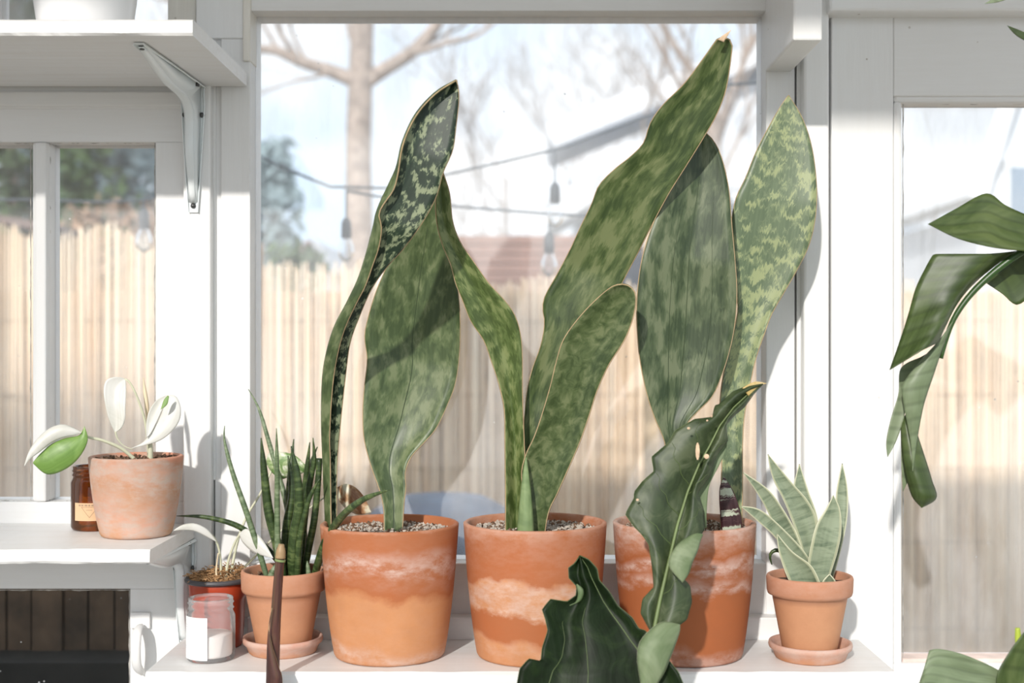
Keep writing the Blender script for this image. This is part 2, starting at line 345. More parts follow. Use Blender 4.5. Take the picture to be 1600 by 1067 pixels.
def leaf(name, parent, lines, depth, mat, offs=None, bulge=0, tilt=0, nrow=48, ncol=13, thick=.003, smoothline=True, margins=None, mr=.0009, wave=0, seed=0, label=None, crease=0, mmat=None, back=None, backcols=0):
    """lines: pixel polylines base->tip across the leaf; depth: distances along it; offs: extra distance per line;
       bulge: how far (fraction of width) the middle lies behind the edges; tilt: right side farther."""
    L3 = []
    for li, ln in enumerate(lines):
        q = spline([(x, y, 0) for x, y in ln], nrow, smoothline)
        L3.append(q)
    grid = []
    for r in range(nrow):
        t = r/(nrow-1); d = prof(depth, t); pts = []
        for li in range(len(lines)):
            off = prof(offs[li], t) if offs else 0
            pts.append(P(L3[li][r].x, L3[li][r].y, d+off))
        w = (pts[-1]-pts[0]).length
        row = []
        m = len(pts)
        for c in range(ncol):
            u = c/(ncol-1); x = u*(m-1); i = min(int(x), m-2); f = x-i
            p = cat(pts[max(i-1, 0)] if i > 0 else pts[0]*2-pts[1], pts[i], pts[i+1], pts[min(i+2, m-1)] if i+2 < m else pts[-1]*2-pts[-2], f) if m > 2 else pts[0].lerp(pts[1], f)
            k = 1-(2*u-1)**2
            dy = prof(bulge, t)*w*k + prof(tilt, t)*w*(u-.5)
            if crease: dy += prof(crease, t)*w*max(0, 1-abs(u-.5)*6)
            if wave: dy += wave*w*math.sin(t*23+seed+u*5)*(abs(2*u-1)**2) + wave*.5*w*math.sin(t*11+seed*2+u*9)
            # move along the line of sight so the outline keeps its direction
            s = (p.y+dy)/p.y; q = Vector((p.x*s, p.y*s, ZC+(p.z-ZC)*s)); row.append(q)
        grid.append(row)
    mb = MB().quadstrip(grid)
    uvm = []; uvu = []; vacc = 0; sd_ = (seed*1.7) % 9
    for r in range(nrow):
        if r: vacc += (grid[r][ncol//2]-grid[r-1][ncol//2]).length
        uacc = 0; tot = sum((grid[r][c]-grid[r][c-1]).length for c in range(1, ncol))
        for c in range(ncol):
            if c: uacc += (grid[r][c]-grid[r][c-1]).length
            uvm.append((uacc-tot/2+sd_, vacc+sd_)); uvu.append((c/(ncol-1), r/(nrow-1)))
    o = build(name, mb, mat, parent, smooth=True, solid=thick, uv={'metres': uvm, 'unit': uvu}, label=label)
    if back:
        o.data.materials.append(back)
        for p in o.data.polygons:
            if p.index % (ncol-1) < backcols: p.material_index = 1
    if margins:
        for c in margins:
            col_ = [grid[r][c if c >= 0 else ncol-1] for r in range(nrow)]
            e = MB().tube(col_, mr, 5); build('leaf_margin', e, mmat or M['margin'], o, smooth=True)
    return o, grid
def veins(parent, grid, cols, r=.0012, mat=None, lift=.0015, name='midrib', a=0, b=None):
    for c in cols:
        pts = [g[c]-Vector((0, lift, 0)) for g in grid[a:b]]
        n = len(pts); build(name, MB().tube(pts, [r*(1-.75*i/n) for i in range(n)], 6), mat or M['vein'], parent, smooth=True)
def pxtube(name, parent, pts, d, r0, r1, mat, n=10, m=28, label=None, prof_=None, flat=1.0, bend=0):
    q = spline([(x, y, 0) for x, y in pts], m); w = []
    for i, p in enumerate(q):
        t = i/(m-1); w.append(P(p.x, p.y, prof(d, t)))
    rr = []
    for i in range(m):
        t = i/(m-1); rr.append((prof(prof_, t) if prof_ else (r0+(r1-r0)*t)))
    mb = MB().tube(w, rr, n, flat=flat)
    uv = [((k % n)/n*2*math.pi*r0+(pts[0][0] % 7), (k//n)/(m-1)*sum((w[i+1]-w[i]).length for i in range(m-1))) for k in range(len(mb.v))]
    return build(name, mb, mat, parent, smooth=True, uv={'metres': uv, 'unit': uv}, label=label)
def rod(a, b, r, n=8): return MB().tube([a, b], r, n)

# ================================================================ SETTING
WF = 1.95
ground = build('floor', MB().box((-12, -12, -.1), (14, 40, 0)), plain('bare_garden_soil_ground', (.20, .17, .12), .95, var=.4, scale=6), kind='structure')

# centre window -------------------------------------------------
w1 = struct('window_1')
pbox('top_rail', 380, -60, 1205, 17, 1.95, 2.03, M['paint_h'], w1)
pbox('bottom_rail', 380, 880, 1205, 964, 1.95, 2.03, M['paint_h'], w1)
pbox('stile', 345, -60, 391, 964, 1.948, 2.03, M['paint_v'], w1)
pbox('stile', 1197, -60, 1242, 964, 1.948, 2.03, M['paint_v'], w1)
def putty(parent, x0, y0, x1, y1, d=1.962, w=4):
    mb = MB()
    def strip(a, b, horiz):
        n = 60; up = []; dn = []
        for i in range(n+1):
            t = i/n; x = a[0]+(b[0]-a[0])*t; y = a[1]+(b[1]-a[1])*t
            k = w*(.55+.5*noise.noise(Vector((x*.06, y*.06, 3)))+.25*noise.noise(Vector((x*.3, y*.3, 1))))
            up.append(P(x, y, d)); dn.append(P(x+(0 if horiz else k*b[2]), y+(k*b[2] if horiz else 0), d+.004))
        mb.quadstrip([up, dn])
    strip((x0, y0), (x1, y0, 1), True); strip((x0, y1), (x1, y1, -1), True)
    strip((x0, y0), (x0, y1, 1), False); strip((x1, y0), (x1, y1, -1), False)
    return build('putty_line', mb, M['putty'], parent, smooth=True)
putty(w1, 391, 17, 1197, 880)
pbox('pane', 384, 10, 1203, 888, 1.985, 1.989, M['pane'], w1, bevel=0)
# left upper sash -----------------------------------------------
w2 = struct('window_2')
pbox('top_rail', -60, 166, 289, 222, 1.955, 2.02, M['paint_h'], w2)
pbox('bottom_rail', -60, 784, 289, 838, 1.953, 2.02, M['paint_h'], w2)
pbox('stile', 243, 222, 289, 784, 1.955, 2.02, M['paint_v'], w2)
pbox('stile', -60, 222, -30, 784, 1.955, 2.02, M['paint_v'], w2)
pbox('muntin', 50, 222, 76, 784, 1.958, 2.01, M['paint_v'], w2, bevel=.004)
pbox('muntin', 54, 222, 72, 784, 1.950, 1.99, M['paint_v'], w2, bevel=.003)
putty(w2, 77, 222, 243, 784, w=3); putty(w2, -28, 222, 49, 784, w=3)
pbox('pane', 70, 216, 250, 790, 1.985, 1.988, M['pane'], w2, bevel=0)
pbox('pane', -34, 216, 56, 790, 1.985, 1.988, M['pane'], w2, bevel=0)
# window above the upper shelf
w4 = struct('window_4')
pbox('pane', -60, -200, 262, 70, 1.985, 1.988, M['pane'], w4, bevel=0)
pbox('stile', 262, -200, 306, 62, 1.955, 2.02, M['paint_cream'], w4)
pbox('bottom_rail', -60, 62, 290, 158, 1.955, 2.02, M['paint_h'], w4)
pbox('muntin', -1, -200, 3, 48, 1.97, 2.0, M['paint_v'], w4)
# lower left dark window
w3 = struct('window_3')
pbox('top_rail', -60, 838, 300, 920, 1.957, 2.02, M['paint_h'], w3)
pbox('stile', 203, 920, 300, 1330, 1.957, 2.02, M['paint_v'], w3)
pbox('bottom_rail', -60, 1250, 203, 1330, 1.957, 2.02, M['paint_h'], w3)
pbox('pane', -60, 914, 208, 1260, 1.985, 1.988, M['pane_dark'], w3, bevel=0)
putty(w3, -60, 921, 203, 1250, w=3)
hd = pbox('handle_plate', 203, 957, 234, 982, 1.950, 1.957, M['paint_v'], w3, bevel=.001)
hb = [P(219, 978, 1.945), P(214, 990, 1.925), P(212, 1015, 1.918), P(214, 1040, 1.925), P(222, 1052, 1.945)]
build('handle', MB().tube(spline(hb, 16), [.006, .0075, .008]+[.0085]*10+[.008, .0075, .006], 8, flat=.6), M['paint_v'], w3, smooth=True)
# right window
w5 = struct('window_5')
pbox('top_rail', 1396, 18, 1800, 150, 1.945, 2.02, M['paint_h'], w5, bevel=.002)
pbox('glazing_bead', 1396, 146, 1800, 160, 1.950, 2.0, M['paint_h'], w5, bevel=.005)
pbox('stile', 1299, 18, 1396, 1330, 1.945, 2.02, M['paint_v'], w5, bevel=.002)
pbox('glazing_bead', 1396, 158, 1410, 1040, 1.950, 2.0, M['paint_v'], w5, bevel=.005)
pbox('bottom_rail', 1396, 1037, 1800, 1330, 1.947, 2.02, M['paint_h'], w5, bevel=.003)
pbox('glazing_bead', 1410, 1029, 1800, 1037, 1.956, 2.0, plain('faded_pink_primer', (.72, .58, .52), .8, var=.15), w5, bevel=.003)
pbox('pane', 1404, 154, 1800, 1042, 1.988, 1.991, M['pane'], w5, bevel=0)
putty(w5, 1410, 161, 1795, 1029, w=3)

# wall boards
wb = struct('wall_back')
pbox('board', -60, 142, 284, 166, 1.947, 2.02, M['paint_h'], wb, bevel=.003)      # moulding over the sash
pbox('board', -60, 160, 288, 170, 1.951, 2.02, M['paint_h'], wb, bevel=.003)
pbox('post', 286, 60, 329, 1330, 1.935, 2.02, M['paint_v'], wb, bevel=.003)
pbox('post', 306, -260, 380, 60, 1.944, 2.02, M['paint_v'], wb, bevel=.002)
pbox('board', 379, -260, 391, 95, 1.941, 1.99, M['paint_cream'], wb, bevel=.002)
pbox('board', 336, 60, 347, 1330, 1.955, 2.02, M['paint_v'], wb, bevel=.001)
pbox('board', 329, 60, 337, 750, 1.952, 2.02, M['paint_v'], wb, bevel=.001)
pbox('gap_backing', 326, 740, 340, 1330, 1.975, 2.02, M['gap'], wb, bevel=0)
pbox('board', 300, 1000, 380, 1330, 1.957, 2.02, M['paint_v'], wb)
pbox('gap_backing', 1236, -60, 1256, 1330, 1.975, 2.02, M['gap'], wb, bevel=0)
pbox('board', 1245, -260, 1262, 1330, 1.948, 2.02, M['paint_v'], wb, bevel=.001)
pbox('post', 1256, -260, 1296, 1330, 1.925, 2.02, M['paint_v'], wb, bevel=.004)
pbox('gap_backing', 1290, -60, 1304, 1330, 1.975, 2.02, M['gap'], wb, bevel=0)
pbox('board', 380, -260, 1245, -60, 1.95, 2.03, M['paint_h'], wb)
pbox('board', -60, -260, 306, -200, 1.95, 2.03, M['paint_h'], wb)
pbox('board', 340, 964, 1300, 1330, 1.951, 2.03, M['paint_h'], wb)
# header beam at upper right plus unseen roof slab added for its shade
t1 = build('trim_1', MB().box(*bxp(1296, -260, 1820, 17, 1.905, 2.02)), M['paint_h'], bevel=.004, kind='structure')
shade_roof = build('added_shade_roof', MB().box((-2.2, .62, ZC+1.00), (2.2, 2.05, ZC+1.045)), M['paint_h'], kind='structure')  # opaque slab out of view, set to shade upper wall and fence
hdr = build('wall_top', MB().box((-2.2, 1.95, ZC+.78), (2.2, 2.03, ZC+1.00)), M['paint_h'], kind='structure')  # unseen; raised so its shade reaches low on the fence
# side framing out of view
for nm, xx in (('wall_left', -1.75), ('wall_right', 1.75)):
    s = struct(nm)
    for yy in (.62, 1.28, 1.95):
        build('post', MB().box((xx-.03, yy-.03, 0), (xx+.03, yy+.03, ZC+1.00)), M['paint_v'], s)
    build('board', MB().box((xx-.02, .6, 0), (xx+.02, 1.98, .55)), M['paint_h'], s)
pbox('board', -800, 1330, 2500, 2070, 1.95, 2.03, M['paint_h'], wb)
pbox('board', -900, -260, -60, 1330, 1.95, 2.03, M['paint_v'], wb)
pbox('board', 1800, -260, 2500, 1330, 1.95, 2.03, M['paint_v'], wb)

# window ledge the shelf butts against
lg = build('window_sill', MB().box(*bxp(386, 965, 1300, 1003, 1.92, 1.951)), M['paint_h'], bevel=.002, kind='structure')
# rafter end
rf = build('trim_2', MB().box((.371, 1.749, ZC+.417), (.411, 1.95, ZC+.76)), M['paint_v'], bevel=.003, kind='structure')

# ================================================================ SHELVES
SZ = ZC-.441; LZ = ZC-.271
def shelfboard(mb, a, b, seed):
    """board with a slightly wavering, chipped front edge"""
    (x0, y0, z0), (x1, y1, z1) = a, b; n = 90; g = []
    for j, (yy, zz) in enumerate(((y1, z1), (y0+.004, z1), (y0, z1-.003), (y0, z0+.003), (y0+.003, z0), (y1, z0), (y1, z1))):
        row = []
        for i in range(n+1):
            x = x0+(x1-x0)*i/n; k = noise.noise(Vector((x*18, seed, j*.8)))*.0016+noise.noise(Vector((x*70, seed, j)))*.0009
            fr = 1 if j in (1, 2, 3, 4) else 0
            row.append(Vector((x, yy+k*fr, zz+(k*.6 if fr else 0))))
        g.append(row)
    mb.quadstrip(g)
    for i in (0, n):
        mb.add([g[j][i] for j in range(6)], [(0, 1, 2, 3, 4, 5)] if i else [(5, 4, 3, 2, 1, 0)])
    return mb
s_main = thing('shelf', (0, 1.73, SZ), 'long low white shelf under the centre window holding the three big terracotta pots', 'shelf')
build('board', shelfboard(MB(), (-.508, 1.728, SZ-.022), (.505, 1.92, SZ), 1), M['shelf'], s_main)
build('board', MB().box((-.508, 1.921, SZ-.022), (-.425, 1.956, SZ)), M['shelf'], s_main, label='short rear strip at the left end')
build('batten', MB().box((-.50, 1.87, SZ-.06), (.50, 1.92, SZ-.022)), M['paint_h'], s_main)
s_up = thing('shelf', (-.6, 1.62, ZC+.393), 'white shelf at the top left carrying the white pot', 'shelf')
build('board', shelfboard(MB(), (-.9, 1.62, ZC+.393), (-.4165, 1.94, ZC+.4135), 2), M['shelf'], s_up)
s_low = thing('shelf', (-.6, 1.70, LZ-.019), 'short white shelf at the left holding the limed pot and amber jar', 'shelf')
build('board', shelfboard(MB(), (-.9, 1.70, LZ-.019), (-.494, 1.934, LZ), 3), M['shelf'], s_low)
build('board', MB().box((-.9, 1.935, LZ-.019), (-.512, 1.952, LZ)), M['shelf'], s_low, label='narrow rear strip against the sash')

def bracket(x, ztop, reach, drop, label):
    yb = 1.934
    r = thing('shelf_bracket', (x, yb, ztop), label, 'bracket', 'pressed steel shelf brackets')
    def taper(pts):  # pts: (y,z,halfwidth) along a strap
        pass
    # wall strap: wide at the top, narrow at the foot
    nseg = 14; g = []
    for i in range(nseg+1):
        t = i/nseg; z = ztop-.002-drop*t; w = .019-.012*t**1.2
        if t < .08: w = .017
        g.append([Vector((x+u*w, yb-.0015-(.003 if abs(u) > .9 else 0), z)) for u in (-1, -.85, 0, .85, 1)])
    build('wall_strap', MB().quadstrip(g), M['bracket'], r, solid=.0015, smooth=False)
    g = []
    for i in range(nseg+1):
        t = i/nseg; y = yb-.002-reach*t; w = .019-.012*t**1.2
        g.append([Vector((x+u*w, y, ztop-.0015-(.003 if abs(u) > .9 else 0))) for u in (-1, -.85, 0, .85, 1)])
    build('shelf_strap', MB().quadstrip(g), M['bracket'], r, solid=.0015)
    # U-shaped gusset rib curving from shelf tip to wall foot
    a = Vector((0, yb-reach*.97, ztop-.003)); b = Vector((0, yb-.003, ztop-drop*.93)); c = Vector((0, yb-.035, ztop-.035))
    path = spline([a, a.lerp(c, .5)+Vector((0, 0, -.004)), c, c.lerp(b, .5)+Vector((0, -.006, 0)), b], 26)
    cap = []; left = []; right = []
    for i, p in enumerate(path):
        w = .0045+.003*math.sin(math.pi*i/25)
        cap.append([Vector((x-w, p.y, p.z)), Vector((x-w*.6, p.y-.0015, p.z-.0015)), Vector((x+w*.6, p.y-.0015, p.z-.0015)), Vector((x+w, p.y, p.z))])
        # web down to the corner straps
        t = i/25
        q = Vector((0, p.y, ztop-.002)) if t < .5 else Vector((0, yb-.002, p.z))
        if abs(t-.5) < .08: q = Vector((0, yb-.002, ztop-.002))
        left.append([Vector((x-w, p.y, p.z)), Vector((x-w*1.5, q.y, q.z))]); right.append([Vector((x+w, p.y, p.z)), Vector((x+w*1.5, q.y, q.z))])
    mb = MB().quadstrip(cap).quadstrip(left).quadstrip(right)
    build('rib', mb, M['bracket'], r, solid=.0012, smooth=True)
    for (sx, sz) in ((-.013, -.045), (.013, -.045), (0, -drop+.008)):
        build('screw', MB().tube([Vector((x+sx, yb-.0015, ztop+sz)), Vector((x+sx, yb-.006, ztop+sz))], [.0045, .003], 12), M['screw'], r, smooth=True)
    for (sx, sy) in ((.013, -.03), (0, -reach+.012)):
        build('screw', MB().tube([Vector((x+sx, yb+sy, ztop-.002)), Vector((x+sx, yb+sy, ztop-.007))], [.0045, .003], 12), M['screw'], r, smooth=True)
    return r
bracket(-.4955, ZC+.393, .275, .19, 'white steel bracket under the top left shelf, fixed to the post')
bracket(-.509, LZ-.0195, .20, .165, 'white steel bracket under the short left shelf above the clear jar')

# ================================================================ POTS
def pot_profile(rt, rb, h, rim=0, wall=.007, rimh=.0, round_=.004, depth=.012):
    p = [(0, .001), (rb-.006, .0), (rb-.002, .0015), (rb, .005)]
    if rim:
        rr = rt-rim
        for i in range(1, 9): t = i/8; p.append((rb+(rr-rb)*t, .005+(h-rimh-.005)*t))
        p += [(rt-.002, h-rimh+.002), (rt-.0008, h-rimh+.006), (rt, h-.004), (rt-.001, h-.001), (rt-.003, h)]
    else:
        for i in range(1, 13):
            t = i/12; p.append((rb+(rt-rb)*(t**.85)+.0015*math.sin(math.pi*t), .005+(h-.009)*t))
        p += [(rt+.0002, h-.0015), (rt-.002, h)]
    p += [(rt-wall+.002, h), (rt-wall, h-.002), (rt-wall-.002, h-depth-.01), (rt-wall-.008, h-.05)]
    return p
def pot(root, rt, rb, h, mat, soil_z, rim=0, rimh=0, wall=.007, soilmat=None, bits=0, bitmat=None, seed=1, rough=.003, chips=0):
    c = root.location
    build('flower_pot', MB().lathe(c, pot_profile(rt, rb, h, rim, wall, rimh), 72), mat, root, smooth=True)
    rs = rt-wall-.001; mb = MB(); n = 40; rings = 12; vs = []; fs = []
    for i in range(rings+1):
        for k in range(n):
            a = 2*math.pi*k/n; r = rs*i/rings; x = r*math.cos(a); y = r*math.sin(a)
            z = soil_z+rough*noise.noise(Vector((x*40+seed, y*40, 0)))+rough*noise.noise(Vector((x*120+seed, y*120, 0)))*.6
            vs.append(c+Vector((x, y, z)))
    for i in range(rings):
        for k in range(n): fs.append((i*n+k, i*n+(k+1) % n, (i+1)*n+(k+1) % n, (i+1)*n+k))
    mb.add(vs, fs); so_ = build('soil', mb, soilmat or M['soil'], root, smooth=True)
    rnd = random.Random(seed)
    def grit(nb, mat_, s0, s1, nm):
        g = MB()
        for _ in range(nb):
            a = rnd.random()*6.283; r = rs*math.sqrt(rnd.random())*.97; s = rnd.uniform(s0, s1)
            p = c+Vector((r*math.cos(a), r*math.sin(a), soil_z+rough*.5+s*.4))
            ang = rnd.random()*3; vs = []
            for d in ((1, 0, 0), (0, 1, 0), (-1, 0, 0), (0, -1, 0), (0, 0, .8), (0, 0, -.8)):
                v = Vector(d)*s*rnd.uniform(.7, 1.3); v = Matrix.Rotation(ang, 3, 'Z') @ Matrix.Rotation(ang*2, 3, 'X') @ v; vs.append(p+v)
            g.add(vs, [(0, 1, 4), (1, 2, 4), (2, 3, 4), (3, 0, 4), (1, 0, 5), (2, 1, 5), (3, 2, 5), (0, 3, 5)])
        build(nm, g, mat_, so_, kind='stuff')
    if bits: grit(bits, bitmat or M['perlite'], .0015, .0038, 'grit')
    if chips: grit(chips, M['chip'], .002, .0045, 'bark_chips')
    return root
def saucer(x, d, r, label, mat=None):
    c = Vector(((x-815)/2000*d, d, SZ)); 
    o = build('saucer', MB().lathe(c, [(0, .003), (r*.80, .0), (r*.84, .002), (r*.90, .011), (r*.98, .015), (r, .019), (r*.985, .023), (r*.93, .023), (r*.88, .016), (r*.82, .008), (0, .007)], 64), mat or M['saucer'], loc=c, smooth=True)
    return tag(o, label, 'saucer', 'terracotta saucers')
def base_at(x, d, z=SZ): return Vector(((x-815)/2000*d, d, z))

# ---- plant 1: left large pot
D1 = 1.83
p1 = thing('potted_snake_plant', base_at(609, D1), 'large terracotta pot left of the three, one tall twisted dark leaf and one broad leaf', 'potted plant', 'whale fin plants in large terracotta pots')
pot(p1, .0985, .079, .188, M['pot1'], .174, bits=700, chips=260, seed=3)
o, g = leaf('leaf', p1, [
    [(518, 838), (517, 800), (516, 720), (515, 680), (519, 610), (526, 560), (538, 515), (556, 475), (570, 448), (582, 415), (592, 385), (596, 355), (592, 335), (600, 318), (615, 296), (622, 270), (630, 225), (650, 181), (680, 147), (712, 126)],
    [(510, 838), (508, 790), (505, 720), (503, 650), (505, 585), (512, 545), (524, 508), (543, 472), (560, 436), (572, 400), (580, 370), (588, 340), (598, 312), (610, 285), (621, 262), (631, 222), (651, 179), (681, 145), (712, 126)],
    [(515, 838), (514, 790), (512, 720), (511, 650), (516, 590), (525, 550), (538, 512), (560, 470), (580, 430), (600, 390), (618, 350), (635, 300), (648, 250), (662, 210), (685, 160), (713, 125)],
    [(526, 838), (526, 790), (527, 720), (533, 650), (540, 585), (547, 535), (562, 493), (580, 452), (602, 420), (632, 386), (660, 347), (681, 308), (692, 270), (707, 235), (712, 200), (717, 152), (713, 125)]],
    [1.85, 1.84, 1.80, 1.72, 1.67, 1.66, 1.67], M['fin_dark'], offs=[-.012, .0, .006, .002], bulge=0, nrow=80, ncol=17, margins=(0, -1), seed=1, back=M['fin_back'], backcols=5, label='tall dark folded leaf with silver mottling')
o, g = leaf('leaf', p1, [
    [(600, 840), (600, 800), (594, 768), (580, 728), (569, 685), (567, 640), (570, 600), (574, 562), (570, 525), (577, 490), (590, 450), (608, 410), (630, 370), (655, 320), (672, 290)],
    [(628, 840), (631, 790), (634, 760), (633, 738), (642, 714), (662, 692), (682, 668), (700, 630), (711, 600), (717, 560), (719, 510), (716, 460), (708, 410), (699, 360), (690, 320), (672, 290)]],
    [1.83, 1.85, 1.86, 1.85, 1.83], M['fin_back'], bulge=[.25, .10, .04], tilt=.08, margins=(0, -1), seed=2, crease=.025, nrow=64, label='broad oval leaf with a central crease')
veins(o, g, (6,), .0009, M['crease_line'], lift=.0018, name='crease_line', b=56)

# ---- plant 2: middle
p2 = thing('potted_snake_plant', base_at(836, D1), 'large terracotta pot in the middle with three mottled leaves fanning from one base', 'potted plant', 'whale fin plants in large terracotta pots')
pot(p2, .1022, .0835, .190, M['pot2'], .176, bits=900, chips=160, seed=5)
leaf('leaf', p2, [
    [(790, 840), (790, 780), (789, 690), (788, 640), (779, 598), (767, 562), (756, 532), (736, 502), (724, 472), (712, 442), (704, 412), (692, 384), (683, 350), (681, 310), (690, 265)],
    [(808, 840), (806, 760), (804, 690), (800, 640), (794, 600), (788, 560), (775, 525), (765, 495), (750, 465), (735, 435), (720, 410), (706, 380), (694, 345), (690, 305), (690, 265)],
    [(824, 840), (822, 760), (819, 690), (817, 640), (816, 600), (816, 560), (813, 522), (804, 492), (788, 469), (764, 443), (740, 409), (719, 378), (707, 345), (702, 300), (690, 265)]],
    [1.82, 1.82, 1.81, 1.79, 1.77], M['fin_mid'], offs=[0, [.018, .012, .008, .003], 0], margins=(0, -1), seed=3, nrow=64, label='left twisted leaf bending to a narrow tip')
leaf('leaf', p2, [
    [(822, 840), (820, 760), (818, 700), (822, 625), (831, 580), (845, 540), (851, 505), (848, 480), (853, 460), (871, 428), (892, 388), (907, 355), (925, 318), (936, 290), (960, 265), (985, 245), (1006, 223), (1016, 193), (1036, 164), (1070, 130), (1100, 90), (1121, 61), (1130, 58)],
    [(850, 840), (852, 760), (860, 700), (878, 630), (900, 575), (928, 525), (955, 475), (978, 430), (998, 392), (1018, 352), (1045, 302), (1070, 262), (1096, 220), (1119, 180), (1134, 140), (1142, 90), (1143, 66), (1130, 58)]],
    [1.84, 1.84, 1.82, 1.76, 1.70], M['fin_green'], bulge=[.25, .15, .10, .10, .12, .2], tilt=-.25, margins=(0, -1), seed=4, nrow=80, label='longest leaf leaning right with a dried tip')
leaf('dry_tip', p2, [[(1122, 62), (1128, 56), (1133, 53), (1143, 46)], [(1131, 66), (1134, 60), (1137, 56), (1143, 46)]], [1.69, 1.69], M['tip_dry'], nrow=10, ncol=5, thick=.001)
leaf('leaf', p2, [
    [(832, 842), (822, 785), (815, 742), (822, 710), (836, 680), (851, 635), (862, 596), (870, 563), (881, 530), (906, 495), (936, 464), (958, 447), (973, 444)],
    [(850, 842), (857, 800), (872, 768), (891, 725), (906, 690), (920, 650), (933, 610), (951, 570), (976, 530), (990, 492), (993, 462), (985, 448), (973, 444)]],
    [1.79, 1.77, 1.74, 1.71], M['fin_short'], bulge=[.3, .2, .18, .15], tilt=-.3, margins=(0, -1), seed=5, nrow=56, label='short broad leaf with a blunt dried tip')
leaf('leaf_sheath', p2, [[(808, 842), (812, 790), (817, 745), (822, 715)], [(834, 842), (832, 800), (827, 750), (822, 715)]], [1.772, 1.775], leafmat('sheath_green', (.15, .22, .09), (.2, .28, .12), (.27, .34, .16), 20, 20), bulge=-.2, nrow=16, ncol=7, seed=6)

# ---- plant 3: right large
p3 = thing('potted_snake_plant', base_at(1069, D1), 'rightmost large terracotta pot with two tall upright oval leaves and a small banded one', 'potted plant', 'whale fin plants in large terracotta pots')
pot(p3, .1015, .083, .190, M['pot3'], .177, bits=600, chips=350, seed=8)
o, g = leaf('leaf', p3, [
    [(1044, 838), (1043, 760), (1040, 700), (1034, 678), (1022, 650), (1010, 612), (1000, 562), (996, 520), (995, 475), (1000, 422), (1010, 380), (1025, 338), (1045, 288), (1062, 245), (1080, 216), (1094, 206)],
    [(1068, 838), (1067, 760), (1066, 700), (1072, 665), (1090, 643), (1112, 620), (1126, 590), (1139, 550), (1148, 505), (1151, 455), (1148, 405), (1143, 350), (1138, 292), (1125, 240), (1108, 212), (1094, 206)]],
    [1.80, 1.79, 1.78, 1.79], M['fin_grey'], bulge=[.3, .14, .10, .1], tilt=.05, margins=(0, -1), seed=7, crease=.03, nrow=64, label='broad grey-green leaf behind the jagged leaf')
veins(o, g, (6,), .0009, M['crease_line'], lift=.0018, name='crease_line', b=56)
veins(o, g, (4, 9), .0006, M['crease_line'], lift=.0018, name='crease_line', a=6, b=52)
leaf('leaf', p3, [
    [(1126, 838), (1127, 770), (1128, 700), (1125, 640), (1128, 600), (1136, 560), (1146, 520), (1153, 482), (1148, 440), (1144, 395), (1143, 350), (1150, 310), (1165, 278), (1181, 238), (1201, 199), (1220, 166), (1232, 149)],
    [(1158, 838), (1160, 770), (1160, 700), (1163, 650), (1172, 600), (1181, 560), (1194, 522), (1206, 490), (1226, 455), (1246, 420), (1263, 385), (1273, 345), (1276, 298), (1271, 245), (1262, 207), (1250, 178), (1232, 149)]],
    [1.83, 1.84, 1.84, 1.83, 1.84], M['fin_pale'], bulge=[.30, .22, .06, .05], tilt=-.05, margins=(0, -1), seed=8, nrow=64, label='pale mottled leaf reaching a pointed tip')
leaf('leaf', p3, [
    [(1128, 838), (1126, 810), (1124, 780), (1125, 760), (1131, 745)],
    [(1160, 838), (1158, 812), (1152, 785), (1144, 765), (1131, 745)]], [1.795, 1.79], M['banded'], bulge=-.12, nrow=20, ncol=9, seed=9, thick=.002, label='small purple-brown leaf with cream bands')

# ---- plant 4: small pot right
D4 = 1.81
p4 = thing('potted_snake_plant', base_at(1265, D4, SZ+.0072), 'small terracotta pot at the far right with silvery pointed leaves', 'potted plant')
pot(p4, .0605, .038, .110, M['pot4'], .098, rim=.008, rimh=.028, wall=.006, bits=0, seed=9)
saucer(1266, D4, .0585, 'weathered terracotta saucer under the small silvery plant at the right')
S4 = [
 ([(1245, 915), (1232, 870), (1215, 835), (1200, 800), (1182, 768), (1161, 738)], [(1262, 915), (1256, 870), (1245, 835), (1226, 800), (1200, 765), (1161, 738)], [1.80, 1.79, 1.77], .15, -.2),
 ([(1258, 915), (1255, 865), (1240, 820), (1225, 782), (1207, 745), (1200, 710)], [(1277, 915), (1277, 865), (1276, 815), (1262, 783), (1235, 752), (1200, 710)], [1.82, 1.83, 1.82], .15, .1),
 ([(1262, 915), (1262, 860), (1250, 800), (1240, 765), (1249, 725)], [(1278, 915), (1280, 860), (1277, 810), (1263, 768), (1249, 725)], [1.84, 1.85, 1.86], .15, 0),
 ([(1283, 915), (1298, 862), (1306, 810), (1307, 770), (1316, 724)], [(1298, 915), (1312, 865), (1323, 812), (1324, 765), (1316, 724)], [1.84, 1.85, 1.86], .15, 0),
 ([(1270, 918), (1263, 885), (1268, 850), (1276, 820), (1290, 797), (1302, 774)], [(1290, 918), (1300, 888), (1309, 858), (1314, 828), (1312, 796), (1302, 774)], [1.79, 1.785, 1.79], .12, .1),
 ([(1262, 918), (1240, 880), (1212, 840), (1182, 812), (1158, 791)], [(1282, 912), (1262, 870), (1232, 835), (1190, 798), (1158, 791)], [1.80, 1.78, 1.76], .15, -.1),
 ([(1238, 918), (1226, 890), (1217, 860), (1214, 834)], [(1284, 918), (1268, 885), (1238, 862), (1214, 834)], [1.775, 1.77], .2, -.1),
 ([(1284, 920), (1286, 908), (1296, 897)], [(1304, 920), (1305, 908), (1296, 897)], [1.775, 1.775], .2, 0)]
for i, (a, b, dd, bu, ti) in enumerate(S4):
    leaf('leaf', p4, [a, b], dd, M['small_sans'], bulge=bu, tilt=ti, nrow=30, ncol=11, thick=.002, seed=10+i, margins=(0, -1), mr=.0006, mmat=M['pale_stem'])
